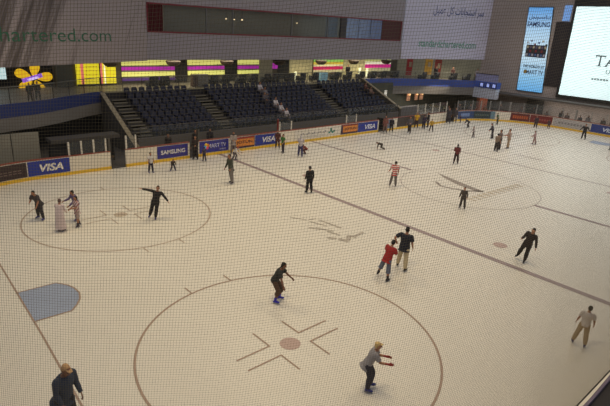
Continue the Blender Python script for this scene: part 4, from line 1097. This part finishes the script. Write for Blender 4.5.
# --- left circle
person((6.58, 8.02), 1.54, 228, 'man in charcoal T-shirt and dark trousers bending forward at far left', 13, lean=28, legs=((10, 10, 12), (-4, 10, 10)), arms=((16, 6, 20, 0), (18, 6, 70, 30)),
       top=(66, 58, 60), bottom=(50, 46, 50), boots=(50, 48, 120), fine=1, nod=6, hem=.08)
person((6.86, 5.98), 1.54, 60, 'person in long white robe with dark head in the left group of three', 16, lean=8, legs=((3, 3, 2), (0, 3, 2)), arms=((14, 6, 40, 20), (14, 6, 40, 20)),
       top=(208, 190, 186), robe=(210, 192, 188), lower='none', sleeves='long', boots=(48, 44, 70), hair_rgb=(96, 72, 66), fine=1, nod=10)
person((7.70, 6.16), 1.5, 200, 'youngster in pink and white patterned top and shorts in the middle of the left group', 17, legs=((8, 6, 6), (-6, 6, 6)), arms=((24, 4, 60, 20), (14, 8, 40, 0)),
       top_mat=m_pattern, bottom=(172, 150, 138), lower='shorts', boots=(58, 46, 60), fine=1, hem=.1)
person((7.95, 7.02), 1.6, 200, 'youngster in purple long-sleeved top and dark jeans behind the left group', 17, lean=18, roll=-9, legs=((8, 6, 8), (-6, 6, 8)), arms=((24, 8, 30, 0), (30, 8, 40, 0)),
       top=(104, 88, 124), bottom=(64, 62, 96), sleeves='long', boots=(50, 46, 120), fine=1, nod=5)
person((10.91, 5.14), 1.76, 262, 'man all in black with both arms spread wide in the left circle', 25, lean=4, roll=-12, legs=((5, 4, 4), (-4, 4, 4)), arms=((8, 50, 8, 0), (2, 92, 4, 0)),
       top=(36, 34, 34), bottom=(32, 30, 32), sleeves='long', boots=(62, 56, 110), fine=1, hem=.08, skin='tan')
# --- along the left boards
person((14.45, 12.66), 1.36, 300, 'child in white T-shirt and dark trousers in front of the left white boards', 25, legs=ST(), arms=DN, top=(196, 188, 180), bottom=(44, 40, 60), boots=BLU)
person((15.85, 12.37), .84, 280, 'small child crouching in dark clothes below the violet-blue advert', 28, lean=46, legs=((48, 14, 70), (44, 14, 66)), arms=((42, 10, 20, 0), (36, 10, 20, 0)), top=(62, 52, 44), bottom=(40, 42, 66), sleeves='long', boots=BLU)
person((18.6, 14.2), 1.75, 250, 'tall person in dark clothes standing in the gateway between two blue adverts', 30, legs=ST(), arms=((20, 6, 60, 20), (10, 8, 20, 0)), top=(48, 36, 32), bottom=(36, 32, 34), sleeves='long', boots=(40, 36, 40), hem=.1)
person((18.86, 13.44), 1.05, 120, 'small child in dark blue standing in front of the SMART TV advert', 31, legs=ST(), arms=DN, top=(58, 50, 70), bottom=(40, 38, 60), boots=(40, 38, 70))
person((21.88, 14.3), 1.72, 280, 'adult in pale grey top and dark hair standing left of the orange advert', 34, legs=ST(), arms=((20, 8, 70, 25), (20, 8, 70, 25)), top=(158, 146, 138), bottom=(128, 116, 112), sleeves='long', hair='scarf', hair_rgb=(54, 46, 50), boots=(50, 40, 60), hem=.14)
person((20.89, 12.75), 1.05, 330, 'child in white shirt bending forward with red cap near the blue line', 34, lean=46, legs=((30, 6, 46), (10, 6, 40)), arms=((40, 10, 20, 0), (30, 10, 20, 0)), top=(206, 200, 194), bottom=(88, 78, 84), sleeves='long', hair='cap', hair_rgb=(150, 50, 44), boots=(70, 60, 80))
person((17.55, 8.04), 1.86, 215, 'skater in dark green jacket and grey trousers left of centre', 34, lean=6, roll=4, legs=((6, 5, 6), (-6, 5, 6)), arms=((14, 14, 20, 0), (8, 12, 18, 0)), top=(62, 66, 54), bottom=(124, 116, 110), sleeves='long', boots=(58, 50, 60), fine=1, hem=.1)
# --- middle of the far boards
person((26.0, 14.1), 1.5, 270, 'adult in dark red-brown clothes leaning by the red post', 39, lean=8, legs=ST(), arms=((20, 10, 60, 20), (20, 10, 60, 20)), top=(88, 48, 46), bottom=(60, 44, 48), sleeves='long', hair='scarf', hair_rgb=(60, 40, 40), boots=CHAR, hem=.15)
person((25.38, 12.64), 1.5, 220, 'boy in bright green shirt and dark trousers beside the red post', 40, legs=ST(6, 6), arms=((10, 12, 40, 0), (10, 12, 30, 0)), top=(62, 112, 52), bottom=(56, 52, 62), boots=(40, 38, 60))
person((25.71, 11.0), 1.66, 80, 'woman in pale top and dark blue trousers with red waist wrap by the script advert', 42, legs=ST(), arms=((30, 10, 50, 10), (30, 10, 50, 10)), top=(186, 176, 176), bottom=(56, 54, 96), hair='scarf', hair_rgb=(196, 190, 190), boots=(54, 50, 96), collar=None, hem=.0)
person((26.69, 11.53), .78, 200, 'small child in red crouching beside woman with red waist wrap', 42, lean=50, legs=((70, 14, 100), (70, 14, 100)), arms=((40, 10, 20, 0), (40, 10, 20, 0)), top=(136, 62, 52), bottom=(90, 50, 46), sleeves='long', boots=CHAR)
person((20.34, 4.03), 1.66, 120, 'man in black uniform standing alone by the blue line', 43, legs=((3, 5, 3), (-3, 5, 3)), arms=((-4, 12, 22, 8), (-4, 12, 22, 8)), top=(26, 25, 28), bottom=(26, 26, 28), sleeves='long', boots=(28, 26, 28), fine=1, hem=.06, girth=1.18)
person((25.83, 2.11), 1.66, 100, 'skater in red and white striped T-shirt with grey trousers', 53, lean=4, roll=3, legs=((8, 6, 6), (-6, 6, 6)), arms=((10, 22, 20, 0), (0, 10, 20, 0)), top_mat=m_stripe, bottom=(108, 102, 98), lower='long', boots=(96, 92, 96), fine=1, hem=.1)
person((33.5, 9.26), .68, 190, 'child down on hands and knees on the ice in dark clothes', 51, lean=76, legs=((4, 8, 88), (12, 8, 88)), arms=((12, 10, 4, 0), (4, 10, 4, 0)), nod=20, top=(58, 52, 48), bottom=(70, 64, 62), sleeves='long', boots=(60, 52, 52))
person((39.47, 14.2), 1.66, 270, 'adult in brown-pink clothes standing at the far boards right of the blue advert', 51, legs=ST(), arms=DN, top=(128, 82, 72), bottom=(134, 112, 100), sleeves='long', hair='scarf', hair_rgb=(112, 66, 60), boots=CHAR, hem=.14)
person((40.3, 14.1), 1.45, 270, 'youngster in dark clothes beside the brown-pink clad adult', 51, legs=ST(), arms=DN, top=(42, 40, 46), bottom=(40, 38, 42), sleeves='long', boots=CHAR)
person((41.41, 12.74), 1.7, 250, 'skater in grey shirt and dark trousers striding near the far boards', 54, legs=((14, 6, 6), (-14, 6, 8)), arms=((20, 10, 60, 10), (10, 10, 40, 0)), top=(96, 90, 92), bottom=(56, 48, 48), sleeves='long', boots=CHAR)
person((44.6, 14.3), 1.62, 280, 'person in yellow shirt at the far boards left of two dark-clad people', 55, legs=ST(), arms=((30, 12, 50, 0), (16, 14, 20, 0)), top=(206, 160, 46), bottom=(66, 50, 60), boots=CHAR)
person((44.81, 13.55), 1.5, 60, 'person in dark violet clothes between the two yellow shirts', 55, lean=6, legs=ST(), arms=DN, top=(62, 54, 72), bottom=(50, 44, 62), sleeves='long', boots=CHAR)
person((46.1, 13.9), 1.6, 200, 'person in black right of the dark violet clad one at the far boards', 56, legs=ST(), arms=DN, top=(46, 44, 52), bottom=(42, 40, 46), sleeves='long', boots=CHAR, hem=.1)
person((44.44, 12.3), 1.27, 250, 'child in yellow shirt and dark trousers standing with feet apart', 56, legs=((4, 13, 4), (-4, 13, 4)), arms=((4, 18, 20, 0), (4, 18, 20, 0)), top=(196, 156, 56), bottom=(58, 46, 54), boots=CHAR)
person((50.4, 14.25), 1.75, 270, 'person in dark coat in the far gateway, left of two', 58, legs=ST(), arms=DN, top=(56, 54, 60), bottom=(60, 56, 60), sleeves='long', boots=CHAR, hem=.2)
person((51.6, 14.2), 1.7, 265, 'person in dark grey coat in the far gateway, right of two', 58, legs=ST(), arms=DN, top=(66, 62, 66), bottom=(86, 78, 76), sleeves='long', boots=CHAR, hem=.2)
person((52.06, 13.76), .85, 200, 'tiny child in dark blue near the blue end of the corner advert', 59, legs=ST(), arms=DN, top=(58, 50, 84), bottom=(66, 50, 62), boots=CHAR)
person((50.08, 11.53), 1.02, 200, 'skater in dark clothes bending low near the far corner', 60, lean=58, legs=((36, 10, 40), (4, 10, 30)), arms=((30, 10, 20, 0), (10, 12, 20, 0)), top=(54, 54, 58), bottom=(58, 52, 52), sleeves='long', boots=CHAR)
person((45.81, 8.35), 1.1, 200, 'small child in pale grey top striding near the far corner', 61, lean=6, legs=((16, 6, 6), (-12, 6, 8)), arms=((10, 16, 20, 0), (10, 16, 20, 0)), top=(164, 152, 146), bottom=(104, 92, 90), sleeves='long', boots=CHAR)
# --- right half
person((34.84, 3.26), 1.56, 100, 'woman in dark red top and black trousers beyond the centre emblem', 59, legs=ST(), arms=((10, 10, 70, 20), (10, 10, 30, 0)), top=(104, 42, 46), bottom=(54, 34, 38), sleeves='long', hair='long', hair_rgb=(26, 20, 20), boots=(40, 32, 36))
person((25.93, -2.91), 1.3, 260, 'boy in dark grey clothes standing in the centre circle', 61, legs=((4, 7, 5), (-4, 7, 5)), arms=((16, 16, 40, 0), (6, 12, 20, 0)), top=(74, 66, 62), bottom=(62, 56, 54), sleeves='long', boots=(52, 46, 50), fine=1)
person((46.96, 6.98), 1.5, 190, 'skater in dark clothes leaning forward left of the far standing group', 62, lean=14, roll=8, legs=((8, 9, 6), (-8, 9, 6)), arms=((10, 12, 30, 0), (10, 12, 30, 0)), top=(54, 50, 60), bottom=(52, 46, 52), sleeves='long', boots=CHAR)
person((42.02, 3.88), 1.58, 60, 'shorter person in beige shirt at left of the far standing pair', 63, legs=ST(), arms=DN, top=(134, 116, 100), bottom=(52, 44, 44), boots=CHAR)
person((43.09, 4.14), 1.78, 200, 'taller person in taupe shirt and black trousers at right of the far standing pair', 63, legs=ST(), arms=((20, 10, 60, 20), (10, 10, 20, 0)), top=(120, 104, 98), bottom=(44, 38, 40), boots=CHAR)
person((55.47, 11.12), 1.3, 200, 'child in green shirt by the far corner boards', 63, lean=8, legs=ST(), arms=DN, top=(56, 96, 56), bottom=(56, 64, 56), boots=CHAR)
person((44.23, 3.94), 1.76, 200, 'person in pale shirt and khaki trousers right of the far standing pair', 64, legs=((8, 4, 4), (-6, 4, 4)), arms=((24, 8, 70, 20), (24, 8, 60, 20)), top=(176, 152, 138), bottom=(166, 142, 112), boots=(84, 70, 66), lower='long', hem=.1)
person((48.42, 3.48), 1.3, 170, 'girl in pinkish white clothes skating alone at far right', 67, lean=6, roll=6, legs=((10, 5, 8), (-10, 5, 8)), arms=((20, 10, 30, 0), (10, 10, 30, 0)), top=(184, 154, 150), bottom=(150, 118, 112), sleeves='long', hair='long', hair_rgb=(58, 38, 36), boots=(90, 66, 70))
person((57.6, 7.7), 1.4, 270, 'person in dark clothes in front of the dark red corner advert', 66, legs=ST(), arms=DN, top=(64, 46, 54), bottom=(56, 44, 50), sleeves='long', boots=CHAR)
person((58.6, 6.7), 1.05, 270, 'small child in dark clothes in front of the plain red advert', 67, legs=ST(), arms=DN, top=(74, 56, 62), bottom=(66, 54, 60), sleeves='long', boots=CHAR)
person((55.97, 1.95), 1.6, 265, 'man in black with arms held out from his sides at far right', 71, legs=((6, 7, 6), (-6, 7, 6)), arms=((8, 34, 24, 0), (8, 34, 24, 0)), top=(28, 28, 34), bottom=(28, 28, 32), sleeves='long', boots=(50, 50, 56), hem=.08, girth=1.18)
person((53.0, -1.62), 1.4, 180, 'child in dark blue cut off by the right edge', 73, legs=ST(), arms=DN, top=(58, 56, 130), bottom=(48, 44, 70), boots=CHAR)

# --- seated and standing spectators
SIT = ((88, 4, 100), (88, 4, 100)); LAP = ((30, 2, 50, 20), (30, 2, 50, 20))
def seated(key, rgb, bot, label, hair='short', hrgb=(30, 24, 22), lean=4, skin='tan'):
    x, y, z = SEATS[key]
    person((x, y-.36), 1.34, 270, label, 0, lean=lean, legs=SIT, arms=LAP, top=rgb, bottom=bot, sleeves='long', hair=hair, hair_rgb=hrgb, boots=CHAR, skates=False, girth=.95, z=z+.075, group='spectators seated in the stand', skin=skin)
rowsn = ['top row', 'fifth row', 'third row', 'second row', 'front row']
for i, nm in ((5, 'highest'), (4, 'second highest'), (2, 'third highest'), (1, 'second lowest'), (0, 'lowest')):
    seated(('middle', i, 8), (196, 188, 188) if i != 4 else (120, 114, 118), (108, 102, 106), 'spectator in pale clothes in the middle block, %s of the five in a column' % nm)
seated(('middle', 3, 7), (88, 82, 88), (60, 56, 60), 'spectator in grey seated left of the pale-clothed column')
seated(('right', 4, 8), (96, 60, 52), (50, 44, 44), 'spectator in dark red top near the right end of the seats')
seated(('right', 3, 8), (120, 96, 84), (50, 44, 44), 'spectator in tan top one row below the dark red clad one')
def stand(x, y, z, h, rgb, bot, label, az, face=270, hair='short', hrgb=(30, 24, 22), group='bystanders around the hall', sit=False, **kw):
    person((x, y), h, face, label, az, legs=SIT if sit else ST(), arms=LAP if sit else ((14, 8, 40, 15), (10, 8, 30, 10)), top=rgb, bottom=bot, sleeves='long', hair=hair, hair_rgb=hrgb, boots=CHAR, skates=False, z=z, group=group, **kw)
stand(19.77, 16.2, 0, 1.72, (40, 36, 36), BLK, 'dark-clad bystander behind the boards above the SMART TV advert', 30)
stand(17.6, 16.3, 0, 1.6, (48, 42, 40), BLK, 'dark-clad bystander behind the boards above the violet-blue advert', 28)
stand(21.1, 16.3, 0, 1.66, (44, 40, 44), BLK, 'dark-clad bystander behind the boards near the orange advert', 33, hair='scarf', hrgb=(34, 30, 32))
stand(9.75, 20.0, ZD, 1.2, (28, 26, 28), BLK, 'silhouetted person on the balcony before the glowing flower, left of two', 14)
stand(10.35, 20.4, ZD, 1.25, (30, 26, 26), BLK, 'silhouetted person on the balcony before the glowing flower, right of two', 15)
stand(45.2, 25.2, ZD, 1.66, (34, 30, 32), BLK, 'dark-clad person standing among the restaurant chairs', 47)
for k, (x, y, rgb) in enumerate(((57.6, 21.6, (60, 50, 50)), (59.6, 20.4, (90, 60, 54)), (61.4, 18.0, (150, 140, 136)))):
    stand(x, y, ZD, 1.66, rgb, BLK, ('person in dark top on the right balcony corner', 'person in red-brown top on the right balcony corner', 'person in pale top standing behind the booth')[k], 57)
CROWD = [(61.4, 11.4, (104, 92, 90)), (62.0, 10.2, (70, 62, 60)), (61.9, 8.6, (150, 140, 132)), (62.6, 7.2, (60, 54, 58)), (61.8, 6.2, (128, 104, 96)), (62.4, 5.0, (88, 84, 92)),
         (61.7, 3.9, (160, 150, 146)), (62.5, 2.6, (70, 58, 56)), (61.9, 1.5, (110, 90, 84)), (62.6, .4, (54, 54, 62)), (58.2, 14.4, (120, 70, 50)), (56.6, 15.4, (84, 80, 84)),
         (55.0, 15.9, (64, 58, 60)), (53.4, 16.3, (110, 104, 104)), (60.0, 13.4, (92, 80, 76))]
for k, (x, y, rgb) in enumerate(CROWD):
    cn = {0: 'grey-brown', 1: 'dark brown', 2: 'pale grey', 3: 'charcoal', 4: 'tan', 5: 'slate', 6: 'off-white', 7: 'dark red-brown', 8: 'brown', 9: 'near-black', 10: 'orange-brown', 11: 'mid grey', 12: 'dark grey', 13: 'light grey', 14: 'taupe'}[k]
    stand(x, y, 0, 1.62+.12*math.sin(k*2.3), rgb, (54, 50, 52), 'bystander in %s top behind the glass of the far corner and end boards' % cn, 62, hair='scarf' if k % 4 == 2 else 'short')

bpy.data.scenes.remove(TMP)

# ------------------------------------------------------------------ safety net hung above the near boards
m_net = mat('net_twine', (104, 92, 66), .8, noise=.1)
def net():
    path = [(0, -2.0+.0)]
    for k in range(0, 57): a = R(180+90*k/56); path.append((XL+CR*math.cos(a), -HY+CR+CR*math.sin(a)))
    path = [(0, 0)]+path[1:]+[(16, -HY)]
    P = [Vector(p) for p in path]; cum = [0]
    for a, b in zip(P, P[1:]): cum.append(cum[-1]+(b-a).length)
    def at(d):
        import bisect
        i = min(max(bisect.bisect_right(cum, d)-1, 0), len(P)-2); return P[i].lerp(P[i+1], (d-cum[i])/(cum[i+1]-cum[i]))
    z0, z1, g, r = 2.1, 12.2, .0345, .0013
    def sag(d, z): return Vector((0, 0, .012*math.sin(d*1.7)+.008*math.sin(d*4.1+z)))
    bm = B()
    def strand(pts):
        rings = []
        for i, p in enumerate(pts):
            t = (pts[min(i+1, len(pts)-1)]-pts[max(i-1, 0)]).normalized()
            s = Vector((0, 0, 1)) if abs(t.z) < .5 else Vector((1, 0, 0)); s = (s-t*s.dot(t)).normalized(); u = t.cross(s)
            rings.append([bm.verts.new(p+s*r), bm.verts.new(p+u*r), bm.verts.new(p-s*r), bm.verts.new(p-u*r)])
        for A, C in zip(rings, rings[1:]):
            for k in range(4): bm.faces.new((A[k], A[(k+1) % 4], C[(k+1) % 4], C[k]))
    n = int(cum[-1]/g)
    for k in range(n+1):
        d = k*g; q = at(d); strand([Vector((*at(min(max(d+.11*(z-7), 0), cum[-1]-.001)), z))+Vector((.006*math.sin(z*2+d), 0, 0)) for z in [z0+(z1-z0)*j/10 for j in range(11)]])
    ds = [cum[-1]*k/90 for k in range(91)]
    for k in range(int((z1-z0+2.9)/g)+1):
        z = z0-2.9+k*g; strand([Vector((at(d).x, at(d).y, min(max(z+.11*d, z0), z1)))+sag(d, z) for d in ds])
    o = obj('hanging_safety_net', bm, m_net)
    tag(o, 'fine dark safety net hanging above the near boards across the whole view', 'net')
    bm = B(); loft(bm, [(at(d).x, at(d).y, z1) for d in ds], .02, 6, side=(0, 0, 1)); obj('top_cable', bm, m_gate, o)
    bm = B(); loft(bm, [(at(d).x, at(d).y, z0) for d in ds], .015, 6, side=(0, 0, 1)); obj('bottom_rope', bm, m_gate, o)
net()

# parapet of the near balcony, its rounded end just enters the lower right corner


# ------------------------------------------------------------------ light
w = bpy.data.worlds.new('hall'); sc.world = w; w.use_nodes = True
bg = w.node_tree.nodes['Background']; bg.inputs[0].default_value = (.80, .84, 1.0, 1); bg.inputs[1].default_value = .31
def area(name, loc, size, energy, col, spread=150, target=None):
    l = bpy.data.lights.new(name, 'AREA'); l.shape = 'RECTANGLE'; l.size, l.size_y = size; l.energy = energy; l.color = col; l.spread = R(spread)
    o = bpy.data.objects.new(name, l); COL.objects.link(o); o.location = loc
    d = (Vector(target)-Vector(loc)) if target else Vector((0, 0, -1))
    o.rotation_euler = d.to_track_quat('-Z', 'Y').to_euler()
    return o
WARM = (1.0, .81, .51)
for x, e, c in ((8, 500, WARM), (20, 500, WARM), (32, 490, (1, .86, .66)), (44, 480, (1, .89, .76)), (55, 470, (1, .92, .86))):
    for y in (-8, 6):
        area('hall_light', (x, y, 17), (5, 4), e*(.62 if y < 0 and 15 < x < 40 else 1), c, 130)
area('restaurant_light', (24, 25, 6.1), (14, 1), 230, (1, .9, .66))
area('restaurant_light', (44, 25, 6.1), (14, 1), 230, (1, .9, .66))
area('restaurant_light', (59, 20.5, 6.4), (3, 2), 120, (1, .9, .7))
area('concourse_light', (65, 4, 2.7), (4, 16), 480, (1, .9, .8))
area('underdeck_fill', (52, 19.5, 3.4), (10, 1.5), 130, (1, .88, .72))  # added fill without a fixture, brightens the space under the right balcony
area('underdeck_fill', (63, 14.5, 2.6), (3, 5), 110, (1, .9, .8))  # second added fill, brightens the far concourse corner
area('room_light', (35, 25.5, 10.9), (26, 2), 130, (1, .93, .8))

# ------------------------------------------------------------------ camera
cam = bpy.data.cameras.new('camera'); co = bpy.data.objects.new('camera', cam); COL.objects.link(co)
cam.sensor_width = 36; cam.lens = 513.33/610*36; cam.clip_end = 500; cam.clip_start = .05
Rm = Matrix(((0.74638, 0.18026, -0.64065), (-0.66349, 0.27672, -0.69513), (0.05198, 0.94389, 0.32613)))
co.matrix_world = Matrix.Translation((.3763, -17.3308, 9.4412)) @ Rm.to_4x4()
sc.camera = co
sc.view_settings.view_transform = 'Standard'; sc.view_settings.look = 'None'; sc.view_settings.exposure = 0
